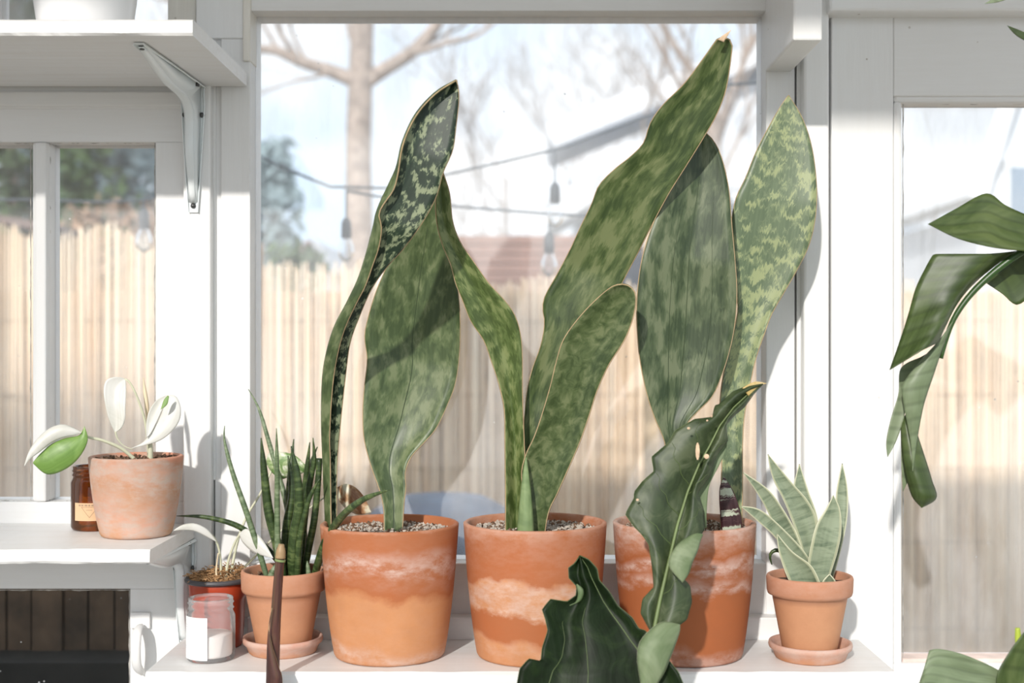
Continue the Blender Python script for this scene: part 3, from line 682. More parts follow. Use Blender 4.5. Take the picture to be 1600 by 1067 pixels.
pxtube('leaf', p4, [(1262, 912), (1240, 880), (1222, 862), (1210, 860), (1203, 868), (1206, 882)], [1.83, 1.85, 1.85], .003, .001, M['cyl'], m=20, prof_=[.002, .004, .004, .003, .0008], label='small dark curled leaf')

# ---- cylindrical spiky plant
D5 = 1.845
p5 = thing('potted_snake_plant', base_at(443, D5, SZ+.0072), 'small terracotta pot crowded with dark green cylindrical spikes, left of the big pots', 'potted plant')
pot(p5, .0605, .039, .112, M['pot5'], .099, rim=.007, rimh=.032, wall=.006, bits=60, bitmat=M['chip'], seed=13)
saucer(442, D5, .0575, 'pale-rimmed terracotta saucer under the spiky plant beside the clear jar')
SP = [  # points base->tip, depth list, radii px-ish, pale?
 ([(420, 912), (405, 862), (385, 800), (364, 740), (351, 690), (351, 665)], [1.84, 1.84, 1.85], 4.5, 1),
 ([(455, 912), (455, 840), (447, 785), (435, 742), (420, 690), (405, 640), (388, 608)], [1.87, 1.90, 1.92], 4.5, 1),
 ([(448, 912), (440, 885), (412, 852), (372, 822), (322, 808), (276, 806)], [1.88, 1.89, 1.88], 4.8, 0),
 ([(488, 912), (497, 880), (510, 843), (535, 806), (568, 780), (609, 765)], [1.85, 1.80, 1.72, 1.70], 6.0, 0),
 ([(443, 912), (434, 855), (420, 800), (413, 740), (408, 684)], [1.84, 1.83, 1.82], 7.5, 0),
 ([(436, 912), (434, 855), (433, 800), (433, 740), (432, 669)], [1.83, 1.82, 1.80], 4.5, 1),
 ([(459, 912), (457, 873), (460, 834), (467, 795), (465, 748), (455, 697)], [1.84, 1.82, 1.81], 8.0, 0),
 ([(447, 912), (446, 865), (449, 819), (457, 770), (450, 712)], [1.86, 1.85, 1.85], 7.5, 0),
 ([(470, 912), (471, 850), (472, 800), (477, 760), (484, 691)], [1.88, 1.88, 1.87], 6.5, 0),
 ([(468, 912), (472, 845), (478, 790), (485, 750), (491, 718), (489, 684)], [1.87, 1.86, 1.85], 6.0, 0),
 ([(477, 912), (474, 840), (472, 790), (482, 735), (496, 698)], [1.90, 1.89, 1.89], 6.5, 0),
 ([(472, 912), (482, 858), (491, 812), (497, 752), (499, 716)], [1.86, 1.85, 1.85], 5.5, 2),
 ([(464, 912), (467, 855), (473, 816), (484, 777), (500, 747)], [1.83, 1.82, 1.81], 5.0, 0),
 ([(455, 912), (452, 850), (452, 770), (459, 686)], [1.89, 1.89, 1.90], 6.5, 0),
 ([(418, 912), (424, 898), (432, 880)], [1.83, 1.83], 5.0, 1),
 ([(484, 912), (482, 895), (480, 876)], [1.83, 1.83], 4.0, 1)]
for i, (pts, dd, r, k) in enumerate(SP):
    R = r*1.9/2000
    pr = [R*.85, R, R, R*.97, R*.85, R*.65, R*.12] if k != 2 else [R*.85, R, R, R*.95, R*.9, R*.85]
    pxtube('leaf', p5, pts, dd, R, R*.2, M['cyl_pale'] if k == 1 else M['cyl'], n=12, m=36, prof_=pr)

# ---- pale plant in the limed pot on the left shelf
D6 = 1.83
p6 = thing('potted_philodendron', base_at(213, D6, LZ), 'limed terracotta pot on the short left shelf with white and green drooping leaves', 'potted plant')
pot(p6, .0655, .050, .114, M['pot_aged'], .1075, bits=120, bitmat=M['chip'], seed=21, wall=.006)
leaf('leaf', p6, [[(196, 592), (182, 589), (166, 594), (162, 612), (166, 640), (173, 662), (180, 676)], [(196, 592), (197, 612), (196, 635), (195, 655), (190, 668), (180, 676)]], [1.80, 1.79, 1.79], M['white_leaf'], bulge=.12, nrow=26, ncol=11, thick=.001, seed=22, crease=.02, label='white hanging leaf')
pxtube('petiole', p6, [(180, 674), (184, 686), (194, 697), (208, 702)], [1.79, 1.80], .0012, .0006, M['pale_stem'], m=14)
pxtube('petiole', p6, [(233, 722), (231, 690), (226, 655), (214, 620), (203, 598), (195, 592)], [1.83, 1.82, 1.80], .0022, .0014, M['pale_stem'])
leaf('leaf', p6, [[(262, 617), (246, 624), (234, 640), (229, 660), (229, 682)], [(262, 618), (256, 634), (246, 656), (236, 676), (229, 684)]], [1.82, 1.80], M['white_leaf'], bulge=.15, nrow=22, ncol=9, thick=.001, seed=23, label='left half of the upright white leaf')
leaf('leaf', p6, [[(260, 617), (256, 634), (247, 656), (236, 676), (222, 692), (206, 700)], [(260, 617), (276, 620), (283, 642), (276, 665), (250, 688), (206, 700)]], [1.82, 1.80], M['white_leaf'], bulge=-.10, nrow=26, ncol=11, thick=.001, seed=24, label='right half of the upright white leaf')
leaf('leaf_streak', p6, [[(262, 618), (256, 625), (251, 640)], [(264, 619), (261, 632), (251, 640)]], [1.796, 1.792], M['lime_leaf'], nrow=10, ncol=5, thick=.0008, seed=25)
pxtube('petiole', p6, [(235, 724), (235, 700), (232, 672)], [1.82, 1.81], .004, .0025, M['pale_stem'])
pxtube('leaf_bud', p6, [(231, 660), (229, 630), (226, 608), (224, 590)], [1.83, 1.83], .003, .0005, M['cream_bud'], prof_=[.002, .0032, .0028, .0005])
pxtube('petiole', p6, [(215, 722), (190, 701), (160, 688), (138, 683), (126, 674)], [1.82, 1.80, 1.78], .0028, .0016, M['pale_stem'])
leaf('leaf', p6, [[(127, 676), (118, 670), (98, 663), (78, 669), (60, 684), (46, 704), (38, 728)], [(127, 676), (116, 680), (98, 684), (80, 692), (62, 706), (48, 716), (38, 728)]], [1.77, 1.76, 1.75], M['white_leaf'], bulge=-.2, nrow=26, ncol=9, thick=.001, seed=26, label='white upper half of the left drooping leaf')
leaf('leaf', p6, [[(132, 666), (124, 680), (104, 684), (82, 693), (64, 708), (52, 722)], [(132, 666), (137, 688), (124, 714), (102, 733), (74, 741), (52, 724)]], [1.775, 1.765, 1.76], M['lime_leaf'], bulge=-.12, nrow=26, ncol=11, thick=.001, seed=27, label='green lower half of the left drooping leaf')

# ---- red plastic pot with pale plant
D7 = 1.885
p7 = thing('potted_philodendron', base_at(341, D7, SZ), 'red plastic nursery pot with a dark rim and pale arching leaves behind the clear jar', 'potted plant')
c7 = p7.location
build('flower_pot', MB().lathe(c7, [(0, .001), (.033, 0), (.0355, .003), (.036, .012), (.0365, .013), (.0395, .07), (.0415, .072), (.0425, .092), (.042, .096), (.0395, .096), (.036, .06)], 56), M['red_plastic'], p7, smooth=True)
build('pot_rim', MB().lathe(c7, [(.0425, .0955), (.0465, .0945), (.048, .096), (.0485, .0985), (.047, .101), (.045, .1015), (.0415, .1005), (.040, .094)], 56), M['dark_plastic'], p7, smooth=True)
build('soil', MB().lathe(c7, [(0, .106), (.015, .104), (.03, .100), (.041, .096)], 40), M['coir'], p7, smooth=True)
rnd = random.Random(4); fb = MB()
for _ in range(420):
    a = rnd.random()*6.283; r = .042*math.sqrt(rnd.random()); h = .098+.010*(1-r/.042)
    p = c7+Vector((r*math.cos(a), r*math.sin(a), h+rnd.random()*.006+(.010*rnd.random() if (r*math.cos(a) > .01) else 0)))
    q = p+Vector((rnd.uniform(-.012, .012), rnd.uniform(-.012, .012), rnd.uniform(-.004, .006)))
    fb.tube([p, p.lerp(q, .5)+Vector((0, 0, rnd.uniform(0, .003))), q], .0007, 3)
build('fibre_mulch', fb, M['coir'], p7, kind='stuff')
pxtube('petiole', p7, [(346, 915), (344, 870), (338, 846), (326, 832), (305, 822)], [1.87, 1.86, 1.84], .0022, .0012, M['pale_stem'])
leaf('leaf', p7, [[(338, 846), (325, 828), (305, 818), (285, 820), (271, 829)], [(338, 846), (322, 838), (305, 830), (288, 828), (271, 829)]], [1.84, 1.82], M['white_leaf'], bulge=-.15, nrow=20, ncol=7, thick=.001, seed=31)
pxtube('petiole', p7, [(352, 915), (356, 880), (366, 850), (376, 832)], [1.87, 1.86, 1.85], .0024, .0014, M['pale_stem'])
leaf('leaf', p7, [[(374, 834), (385, 826), (402, 834), (415, 850), (427, 872)], [(374, 834), (380, 848), (395, 862), (410, 868), (427, 872)]], [1.85, 1.83], M['white_leaf'], bulge=-.12, nrow=20, ncol=9, thick=.001, seed=32)
pxtube('petiole', p7, [(358, 915), (370, 850), (386, 806), (404, 776), (420, 745), (425, 733)], [1.88, 1.90, 1.91], .0024, .0014, M['pale_stem'])
leaf('leaf', p7, [[(425, 738), (416, 722), (422, 706), (440, 706), (462, 712), (482, 732)], [(425, 738), (438, 748), (450, 746), (465, 742), (475, 738), (482, 732)]], [1.91, 1.90], M['varieg_leaf'], bulge=-.1, nrow=22, ncol=9, thick=.001, seed=33, label='green and cream leaf behind the spikes')
pxtube('petiole', p7, [(354, 915), (400, 868), (450, 820), (500, 782), (528, 764)], [1.88, 1.92, 1.935, 1.935], .002, .0012, M['pale_stem'])
leaf('leaf', p7, [[(526, 762), (540, 756), (556, 762), (570, 778), (580, 800)], [(526, 762), (530, 782), (545, 798), (562, 804), (580, 800)]], [1.935, 1.93], M['brown_leaf'], bulge=-.12, nrow=20, ncol=9, thick=.001, seed=34, label='browned leaf showing behind the left large pot')
pxtube('petiole', p7, [(340, 915), (338, 890), (341, 864)], [1.86, 1.855], .002, .0008, M['cream_bud'])

# ================================================================ JARS
def jar(root, r, h, mat, neck, neckr, d_):
    c = root.location
    pr = [(0, .003), (r-.006, 0), (r-.002, .001), (r, .005), (r, h-neck-.006), (r-.002, h-neck-.002), (neckr, h-neck+.001), (neckr, h-neck+.003), (neckr+.0018, h-neck+.005), (neckr, h-neck+.007),
          (neckr, h-.009), (neckr+.0018, h-.007), (neckr, h-.005), (neckr+.0005, h-.001), (neckr-.001, h), (neckr-.003, h-.0012), (neckr-.0032, h-.004)]
    build('jar_body', MB().lathe(c, pr, 56), mat, root, smooth=True)
def label_patch(root, r, a0, a1, z0, z1, mat, name='paper_label'):
    c = root.location; g = []
    for z in (z0, z1): g.append([c+Vector((r*math.sin(a0+(a1-a0)*i/20), -r*math.cos(a0+(a1-a0)*i/20), z)) for i in range(21)])
    return build(name, MB().quadstrip(g), mat, root, smooth=True)
M['paper'] = plain('white_paper_label', (.85, .85, .85), .7)
M['kraft'] = plain('kraft_paper_label', (.66, .44, .26), .8, var=.06)
M['ink'] = plain('faint_ink', (.36, .25, .16), .8); M['ink_grey'] = plain('faint_grey_ink', (.66, .66, .68), .8)
M['wax'] = plain('cream_wax', (.80, .74, .70), .6, var=.05)
j1 = thing('candle_jar', base_at(329.5, 1.804), 'clear glass jar with white label and pale wax at the left of the low shelf', 'jar')
jar(j1, .0338, .087, M['pane_clear'], .020, .0305, 0)
build('wax', MB().lathe(j1.location, [(0, .006), (.0285, .006), (.0295, .009), (.0295, .034), (.029, .036), (0, .0355)], 40), M['wax'], j1, smooth=True)
lp = label_patch(j1, .0341, -1.45, .09, .005, .064, M['paper'])
for k, (z, a, b) in enumerate(((.052, -1.2, -.75), (.049, -1.2, -.85), (.022, -1.25, -.7), (.019, -1.25, -.95))):
    label_patch(j1, .03425, a, b, z, z+.0007, M['ink_grey'], 'print_line')
j2 = thing('candle_jar', base_at(149, 1.895, LZ), 'amber glass candle jar with a small kraft label, behind the limed pot', 'jar')
jar(j2, .0345, .094, M['amber'], .018, .0315, 0)
label_patch(j2, .0348, -.62, .75, .016, .042, M['kraft'])
c2 = j2.location; tri = [(-.26, .036), (.42, .036), (.08, .021), (-.26, .036)]
for (a, z), (b, zz) in zip(tri, tri[1:]):
    pts = [c2+Vector((.0351*math.sin(a+(b-a)*i/8), -.0351*math.cos(a+(b-a)*i/8), z+(zz-z)*i/8)) for i in range(9)]
    build('print_line', MB().tube(pts, .00022, 4), M['ink'], j2)
for k, (a, b) in enumerate(((-.40, -.30), (-.27, -.17), (-.12, .0), (.04, .12), (.16, .26), (.30, .42))):
    label_patch(j2, .03495, a, b, .0375, .0398, M['ink'], 'print_line')
label_patch(j2, .03495, -.06, .2, .0315, .0322, M['ink'], 'print_line')

# ================================================================ THINGS ON THE TOP SHELF
UZ = ZC+.4135+.0005
a = thing('flower_pot', (-.600, 1.76, UZ), 'wide white ceramic pot on the top left shelf', 'pot')
build('pot_body', MB().lathe(a.location, [(0, 0), (.056, 0), (.060, .003), (.068, .06), (.078, .16), (.080, .17), (.076, .17), (.064, .06), (.05, .01), (0, .008)], 64), M['white_ceramic'], a, smooth=True)
b_ = thing('drinking_glass', (-.716, 1.80, UZ), 'clear glass with sandy fill at the top left edge beside the white pot', 'glass')
build('glass_wall', MB().lathe(b_.location, [(0, 0), (.044, 0), (.045, .002), (.047, .13), (.0455, .13), (.043, .006), (0, .005)], 48), M['pane_clear'], b_, smooth=True)
build('sand', MB().lathe(b_.location, [(0, .006), (.042, .006), (.0426, .016), (0, .017)], 40), plain('pale_sand', (.52, .46, .41), .9, var=.1), b_, smooth=True)

# ================================================================ FOREGROUND PLANTS (their pots stand on the lower bench below the picture)
BZ = .62
bench = thing('bench', (0, 1.35, 0), 'low wooden bench below the picture carrying the foreground plants', 'bench')
for i in range(6):
    build('slat', MB().box((-1.0, 1.14+i*.095, BZ-.03), (1.45, 1.225+i*.095, BZ)), M['shelf'], bench, bevel=.002)
for x in (-.95, .2, 1.4):
    for y in (1.17, 1.66):
        build('leg', MB().box((x-.025, y-.025, 0), (x+.025, y+.025, BZ-.03)), M['paint_v'], bench)
def bench_pot(x, y, r, h, label, name):
    t = thing(name, (x, y, BZ), label, 'potted plant')
    pot(t, r, r*.75, h, M['pot5'], h-.02, rim=.008, rimh=.03, seed=int(x*50)+60); return t
pj = bench_pot(.18, 1.52, .085, .15, 'glossy dark green plant with jagged leaves hanging in front of the right large pot', 'potted_philodendron')
# low dark leaf
o, g = leaf('leaf', pj, [
    [(800, 1150), (803, 1095), (812, 1045), (826, 1029), (845, 1033), (847, 1012), (856, 985), (852, 967), (847, 952), (860, 936), (886, 940), (900, 930), (901, 916), (889, 903), (888, 887), (898, 880), (906, 868)],
    [(850, 1150), (862, 1095), (872, 1050), (885, 1025), (888, 1000), (884, 975), (890, 960), (900, 945), (910, 930), (908, 915), (903, 898), (906, 868)],
    [(925, 1150), (930, 1095), (930, 1050), (925, 1020), (920, 990), (915, 970), (918, 950), (922, 935), (920, 918), (912, 900), (906, 868)],
    [(1050, 1120), (1025, 1060), (1002, 1022), (985, 1000), (970, 978), (955, 958), (942, 938), (932, 918), (924, 902), (918, 886), (906, 868)],
    [(1085, 1110), (1060, 1050), (1020, 1000), (1008, 985), (998, 982), (988, 965), (965, 946), (952, 924), (936, 906), (933, 888), (920, 874), (906, 868)]],
    [1.56, 1.58, 1.61, 1.63], M['phil_dark'], offs=[0, .005, -.004, .003, -.004], nrow=70, ncol=25, thick=.0015, smoothline=False, wave=.006, seed=40, margins=(0, -1), mr=.0005, mmat=M['vein_dim'], label='low near-black green leaf with wavy lobes')
veins(o, g, (18,), .0016, M['vein_dim']); veins(o, g, (11,), .001, M['vein_dim'], name='vein', b=50); veins(o, g, (5,), .001, M['vein_dim'], name='vein', b=44)
leaf('leaf_curl', pj, [[(888, 947), (899, 941), (903, 928), (901, 914)], [(893, 944), (908, 938), (912, 922), (901, 912)]], [1.618, 1.618], M['phil_under'], bulge=-.3, nrow=12, ncol=7, thick=.001, seed=41)
# upright jagged leaf
LJ = [(1016, 985), (1001, 958), (1004, 936), (1022, 917), (1019, 885), (1014, 850), (1002, 834), (990, 822), (977, 803), (992, 776), (990, 770), (1004, 752), (1022, 736), (1018, 714), (1044, 692), (1055, 673), (1085, 655), (1113, 652), (1117, 633), (1121, 634), (1145, 612), (1170, 602), (1192, 600)]
MJ = [(1020, 990), (1031, 935), (1044, 880), (1058, 820), (1074, 768), (1092, 725), (1108, 697), (1124, 665), (1146, 636), (1170, 614), (1192, 600)]
RJ = [(1050, 985), (1073, 968), (1081, 940), (1078, 915), (1064, 900), (1074, 870), (1087, 850), (1101, 826), (1098, 795), (1090, 770), (1108, 745), (1120, 710), (1137, 688), (1134, 664), (1146, 650), (1162, 637), (1178, 615), (1192, 600)]
def midl(a, b, f, n=24):
    A = spline([(x, y, 0) for x, y in a], n, False); B = spline([(x, y, 0) for x, y in b], n, False)
    return [(A[i].x*(1-f)+B[i].x*f, A[i].y*(1-f)+B[i].y*f) for i in range(n)]
o, g = leaf('leaf', pj, [LJ, midl(LJ, MJ, .5), MJ, midl(MJ, RJ, .5), RJ], [1.60, 1.62, 1.65, 1.66, 1.68], M['phil_mid'],
            offs=[.0, -.006, .006, -.004, .004], nrow=90, ncol=25, thick=.0015, smoothline=False, wave=.012, seed=43, margins=(0, -1), mr=.0005, mmat=M['vein'], label='upright jagged leaf with a pale midrib and holes')
veins(o, g, (12,), .0028, M['vein'], lift=.003)
def side_veins(parent, grid, c0, dirn, rows, r=.0007, mat=None):
    for r0 in rows:
        pts = []
        for k in range(9):
            c = c0+dirn*int(round(k*(c0 if dirn < 0 else len(grid[0])-1-c0)/9)); rr = min(len(grid)-1, r0+int(k*1.3))
            pts.append(grid[rr][c]-Vector((0, .0012, 0)))
        build('vein', MB().tube(pts, [r*(1-.07*i) for i in range(9)], 5), mat or M['vein_dim'], parent, smooth=True)
side_veins(o, g, 12, -1, (18, 28, 38, 48, 58)); side_veins(o, g, 12, 1, (12, 22, 33, 45, 56))
for (x, y, w, h) in ((1090, 705, 4, 14), (1076, 669, 3, 2), (1105, 657, 2, 1.5), (996, 781, 3, 2), (1104, 713, 5, 4), (1112, 650, 2, 2), (866, 977, 5, 2)):
    c = P(x, y, 1.615 if y > 900 else 1.628); n = 10
    build('leaf_spot', MB().tube([c, c+Vector((0, -.001, 0))], 1, 12) if 0 else MB().add([c+Vector((w*1.63/2000*math.cos(6.283*k/n)*(.8+.3*noise.noise(Vector((k, x, 0)))), 0, h*1.63/2000*math.sin(6.283*k/n))) for k in range(n)]+[c+Vector((0, -.0006, 0))], [(k, (k+1) % n, n) for k in range(n)]), M['tip_dry'], o)
leaf('leaf_tip', pj, [[(1160, 606), (1172, 599), (1183, 596), (1198, 599)], [(1172, 622), (1178, 612), (1186, 603), (1198, 599)]], [1.672, 1.68], leafmat('yellow_tip', (.5, .36, .12), (.62, .46, .2), (.72, .58, .32), 30, 30), nrow=12, ncol=7, thick=.0015, seed=44)
leaf('leaf_curl', pj, [[(1062, 905), (1046, 886), (1048, 868), (1062, 848), (1085, 834), (1098, 835)], [(1066, 910), (1076, 896), (1082, 878), (1090, 860), (1094, 845), (1098, 835)]], [1.59, 1.60, 1.615], M['phil_under'], bulge=-.18, nrow=24, ncol=9, thick=.0015, seed=45, label='pale curled-over underside')
leaf('leaf_curl', pj, [[(1094, 822), (1080, 800), (1088, 760), (1108, 725), (1124, 705), (1136, 690)], [(1104, 825), (1104, 800), (1108, 760), (1122, 730), (1134, 705), (1136, 690)]], [1.665, 1.675], M['phil_under'], bulge=.1, nrow=24, ncol=9, thick=.0015, seed=46, label='pale underside along the right edge')
o, g = leaf('leaf', pj, [[(1010, 1120), (1000, 1060), (996, 1030), (999, 1006), (1012, 988), (1035, 972), (1062, 976)], [(1022, 1120), (1022, 1080), (1038, 1050), (1050, 1020), (1058, 998), (1062, 985), (1062, 976)]], [1.555, 1.56, 1.58], M['phil_under'], bulge=-.2, nrow=30, ncol=11, thick=.0015, seed=47, margins=(0, -1), mr=.0006, mmat=M['pale_stem'], label='pale folded lobe at the bottom')
pxtube('petiole', pj, [(1000, 1290), (1012, 1150), (1016, 1060), (1020, 985)], [1.52, 1.56, 1.60], .006, .003, M['vein'])
q = [Vector((.18, 1.52, BZ+.12)), Vector((.17, 1.50, BZ+.22)), P(1000, 1290, 1.52)]
build('stem', MB().tube(spline(q, 12), .008, 10), M['vein'], pj, smooth=True)
q = [Vector((.16, 1.52, BZ+.12)), Vector((.14, 1.50, BZ+.2)), P(960, 1150, 1.575)]
build('stem', MB().tube(spline(q, 12), .006, 10), M['vein_dim'], pj, smooth=True)

# brown rolled shoot
ps = bench_pot(-.30, 1.60, .07, .12, 'upright purple-brown rolled shoot rising in front of the spiky plant', 'potted_rubber_plant')
sh = [(428, 1300), (427, 1150), (427, 1067), (429, 1000), (433, 930), (437, 880), (439, 856)]
pxtube('stem', ps, sh, [1.695, 1.695], .009, .006, M['sheath'], n=16, m=40, prof_=[.0095, .0095, .009, .0085, .0075, .0065, .0058])
pxtube('shoot_tip', ps, [(438, 872), (439, 858), (440, 850)], [1.693, 1.693], .0062, .003, M['yellow_shoot'] if 0 else plain('tan_shoot_tip', (.30, .20, .10), .5, var=.2), n=14, m=12, prof_=[.0068, .0062, .0035])
pxtube('stem_ring', ps, [(437.5, 877), (438, 874)], [1.693, 1.693], .007, .007, plain('green_ring', (.20, .26, .10), .5), n=14, m=4, prof_=[.0070, .0072])
leaf('rolled_sheath', ps, [[(414, 1180), (416, 1067), (418, 1000), (421, 975), (425, 950)], [(440, 1180), (441, 1067), (436, 1045), (424, 1005), (420, 980), (425, 950)]], [1.682, 1.683], M['sheath'], bulge=-.25, nrow=30, ncol=9, thick=.001, seed=50, margins=(-1,), mr=.0006)
build('stem', MB().tube([Vector((-.31, 1.60, BZ+.09)), P(428, 1300, 1.695)], .0095, 12), M['sheath'], ps, smooth=True)

# big ribbed-leaf plant at the right
pr_ = bench_pot(.70, 1.50, .11, .18, 'broad ribbed green leaves entering at the right edge, some torn and hanging', 'potted_banana_plant')
stem = [Vector((.70, 1.50, BZ+.15)), Vector((.71, 1.55, 1.1)), P(1690, 480, 1.66)]
build('stem', MB().tube(spline(stem, 20), [.016-.0004*i for i in range(20)], 12), M['banana_rib'], pr_, smooth=True)
pxtube('petiole', pr_, [(1690, 480), (1660, 400), (1630, 378), (1600, 391)], [1.66, 1.64, 1.62], .007, .005, M['banana_rib'])
def along(name, up, lo, depth, mat, offs=None, **k):  # rows run along the blade
    return leaf(name, pr_, [up, lo], depth, mat, **k)
# upper blade: rows run across from the rib (right) to the tip
leaf('leaf', pr_, [[(1690, 400), (1640, 396), (1600, 392), (1560, 388), (1525, 381), (1490, 370), (1450, 350)], [(1690, 370), (1640, 350), (1600, 334), (1570, 320), (1541, 302), (1495, 325), (1450, 350)]], [1.60, 1.62, 1.62, 1.60], M['banana_x'], bulge=.05, tilt=.35, nrow=40, ncol=13, thick=.001, seed=51, label='upper blade pointing left')
# large blade folded down from the rib
o, g = leaf('leaf', pr_, [[(1390, 578), (1405, 535), (1418, 495), (1430, 452), (1445, 420), (1457, 399), (1462, 397)], [(1440, 548), (1462, 515), (1478, 478), (1500, 445), (1520, 420), (1540, 402), (1548, 396)], [(1466, 535), (1482, 500), (1500, 468), (1525, 440), (1555, 415), (1580, 398), (1600, 391)]], [1.62, 1.64, 1.64], M['banana'], offs=[0, -.015, .01], nrow=40, ncol=17, thick=.001, seed=52, label='large blade folded down to a point')
pxtube('midrib', pr_, [(1600, 391), (1575, 408), (1545, 432), (1515, 462), (1492, 495), (1478, 530), (1470, 560)], [1.635, 1.645, 1.65], .005, .003, M['banana_rib'])
leaf('leaf', pr_, [[(1600, 395), (1570, 415), (1545, 434), (1539, 441)], [(1640, 400), (1625, 440), (1592, 476), (1565, 458), (1539, 441)]], [1.66, 1.67], M['banana'], nrow=24, ncol=11, thick=.001, seed=53, bulge=.05, label='small lobe behind the rib')
leaf('leaf', pr_, [[(1468, 532), (1440, 562), (1411, 600), (1411, 625), (1418, 665), (1424, 700), (1426, 736)], [(1490, 500), (1474, 540), (1458, 588), (1444, 630), (1434, 680), (1429, 715), (1426, 736)]], [1.645, 1.64, 1.64], M['banana_light'], bulge=-.15, nrow=34, ncol=11, thick=.001, seed=54, label='pale torn strip hanging below')
leaf('leaf', pr_, [[(1440, 558), (1408, 575), (1404, 615), (1392, 655), (1385, 690), (1387, 714)], [(1460, 545), (1430, 580), (1418, 620), (1412, 655), (1400, 690), (1387, 714)]], [1.665, 1.66], M['banana_light'], bulge=.1, nrow=30, ncol=9, thick=.001, seed=55, label='narrow torn strip against the post')
leaf('leaf', pr_, [[(1415, 648), (1408, 665), (1410, 710), (1416, 745), (1425, 775), (1440, 793)], [(1418, 648), (1428, 665), (1442, 705), (1456, 750), (1463, 778), (1440, 793)]], [1.665, 1.655, 1.65], M['banana'], bulge=-.35, nrow=34, ncol=13, thick=.001, seed=56, label='dark rolled end hanging lowest')
leaf('leaf', pr_, [[(1407, 660), (1408, 700), (1409, 740), (1411, 768)], [(1412, 660), (1418, 700), (1424, 735), (1411, 768)]], [1.67, 1.67], M['banana_light'], nrow=18, ncol=7, thick=.001, seed=57)
# low blades at the bottom right
leaf('leaf', pr_, [[(1590, 1160), (1585, 1100), (1560, 1072), (1500, 1075), (1440, 1068), (1430, 1090)], [(1640, 1120), (1600, 1080), (1562, 1048), (1510, 1024), (1470, 1014), (1452, 1016)]] [::-1], [1.58, 1.58, 1.57], M['banana_lx'], nrow=34, ncol=13, thick=.001, seed=58, bulge=.08, tilt=-.3, label='pale blade curling at the bottom')
leaf('leaf', pr_, [[(1585, 1160), (1562, 1090), (1558, 1055), (1575, 1022), (1600, 988), (1635, 950)], [(1650, 1160), (1640, 1110), (1640, 1060), (1645, 1020), (1650, 980), (1635, 950)]], [1.57, 1.57, 1.58], M['banana'], nrow=34, ncol=13, thick=.001, seed=59, bulge=.15, label='upright dark blade at the corner')
pxtube('leaf_shoot', pr_, [(1600, 1040), (1592, 1005), (1590, 981)], [1.60, 1.60], .004, .002, M['yellow_shoot'], prof_=[.003, .005, .003])
build('petiole', MB().tube(spline([Vector((.70, 1.50, BZ+.15)), P(1640, 1240, 1.55), P(1590, 1150, 1.575)], 12), .007, 10), M['banana_rib'], pr_, smooth=True)
leaf('leaf', pr_, [[(1690, 110), (1640, 85), (1600, 63), (1585, 53), (1574, 40)], [(1700, 80), (1650, 66), (1610, 54), (1590, 46), (1574, 40)]], [1.62, 1.62], M['banana'], nrow=20, ncol=7, thick=.001, seed=60, label='narrow tip at the upper right edge')
leaf('leaf', pr_, [[(1660, -50), (1600, -14), (1565, 2), (1538, 6)], [(1640, -70), (1590, -30), (1560, -8), (1538, 6)]], [1.62, 1.62], M['banana_light'], nrow=20, ncol=7, thick=.001, seed=61)
pxtube('petiole', pr_, [(1690, 480), (1720, 250), (1705, 120), (1690, 95)], [1.66, 1.63, 1.62], .006, .003, M['banana_rib'])
pxtube('petiole', pr_, [(1690, 480), (1740, 200), (1720, 0), (1655, -58)], [1.66, 1.64, 1.62], .006, .003, M['banana_rib'])

# ================================================================ OUTDOORS
FD = 5.2
def reedmat():
    m, t, b = newmat('dry_reed'); c = coords(t, (90, 90, .9))
    nz = N(t, 'ShaderNodeTexNoise', Scale=1.0, Detail=3.0); L(t, c, nz.inputs['Vector'])
    L(t, ramp(t, nz.outputs[0], [(.30, (.60, .38, .22)), (.42, (.94, .72, .50)), (.7, (.97, .84, .66))]).outputs[0], b.inputs['Base Color']); b.inputs['Roughness'].default_value = .7; return m
M['reed'] = reedmat(); M['wood_old'] = plain('old_brown_wood', (.30, .22, .16), .85, var=.3, scale=12)
fe = thing('reed_fence', (0, FD, 0), 'tall tan reed fence across the garden behind the windows', 'fence')
rnd = random.Random(11); nb = 0
for (xa, xb, zt) in ((-3.4, -1.25, .46), (-1.25, -.30, .335), (-.30, 2.0, .26), (2.0, 4.4, .30)):
    mb = MB(); x = xa
    while x < xb:
        r = rnd.uniform(.0035, .0068); z = ZC+zt+.035*noise.noise(Vector((x*3, 0, 0)))+rnd.uniform(-.03, .02)+(.03*math.sin(x*14) if xa < -2 else 0)
        l = rnd.uniform(-.012, .012); y = FD+rnd.uniform(-.008, .008)
        mb.tube([(x, y, .02), (x+l*.5, y, .9), (x+l, y+rnd.uniform(-.006, .006), z)], [r, r*.95, r*.8], 5); x += r*1.75
    build('reeds', mb, M['reed'], fe, kind='stuff', smooth=True)
build('backing', MB().box((-3.4, FD+.02, .02), (4.4, FD+.03, ZC+.22)), plain('shaded_reed_backing', (.55, .40, .28), .9, var=.3, scale=20), fe)
for z in (.35, .7, 1.0, 1.3, 1.6):
    build('wire', MB().tube([(-3.4+i*.39, FD-.004, z+.004*math.sin(i*2)) for i in range(21)], .0015, 4), M['wood_old'], fe)
for x in (-1.95, -1.1, 1.0, 2.6):
    build('post', MB().box((x-.035, FD+.035, 0), (x+.035, FD+.1, ZC+.25)), M['wood_old'], fe)
pole = build('pole', MB().tube([P(398, 1090, 4.6), P(402, 700, 4.6), P(406, 380, 4.6)], [.017, .016, .015], 8), M['wood_old'], smooth=True, loc=(P(398, 1090, 4.6).x, 4.6, .0))
tag(pole, 'thin brown pole standing before the reed fence near the centre window left edge', 'pole')
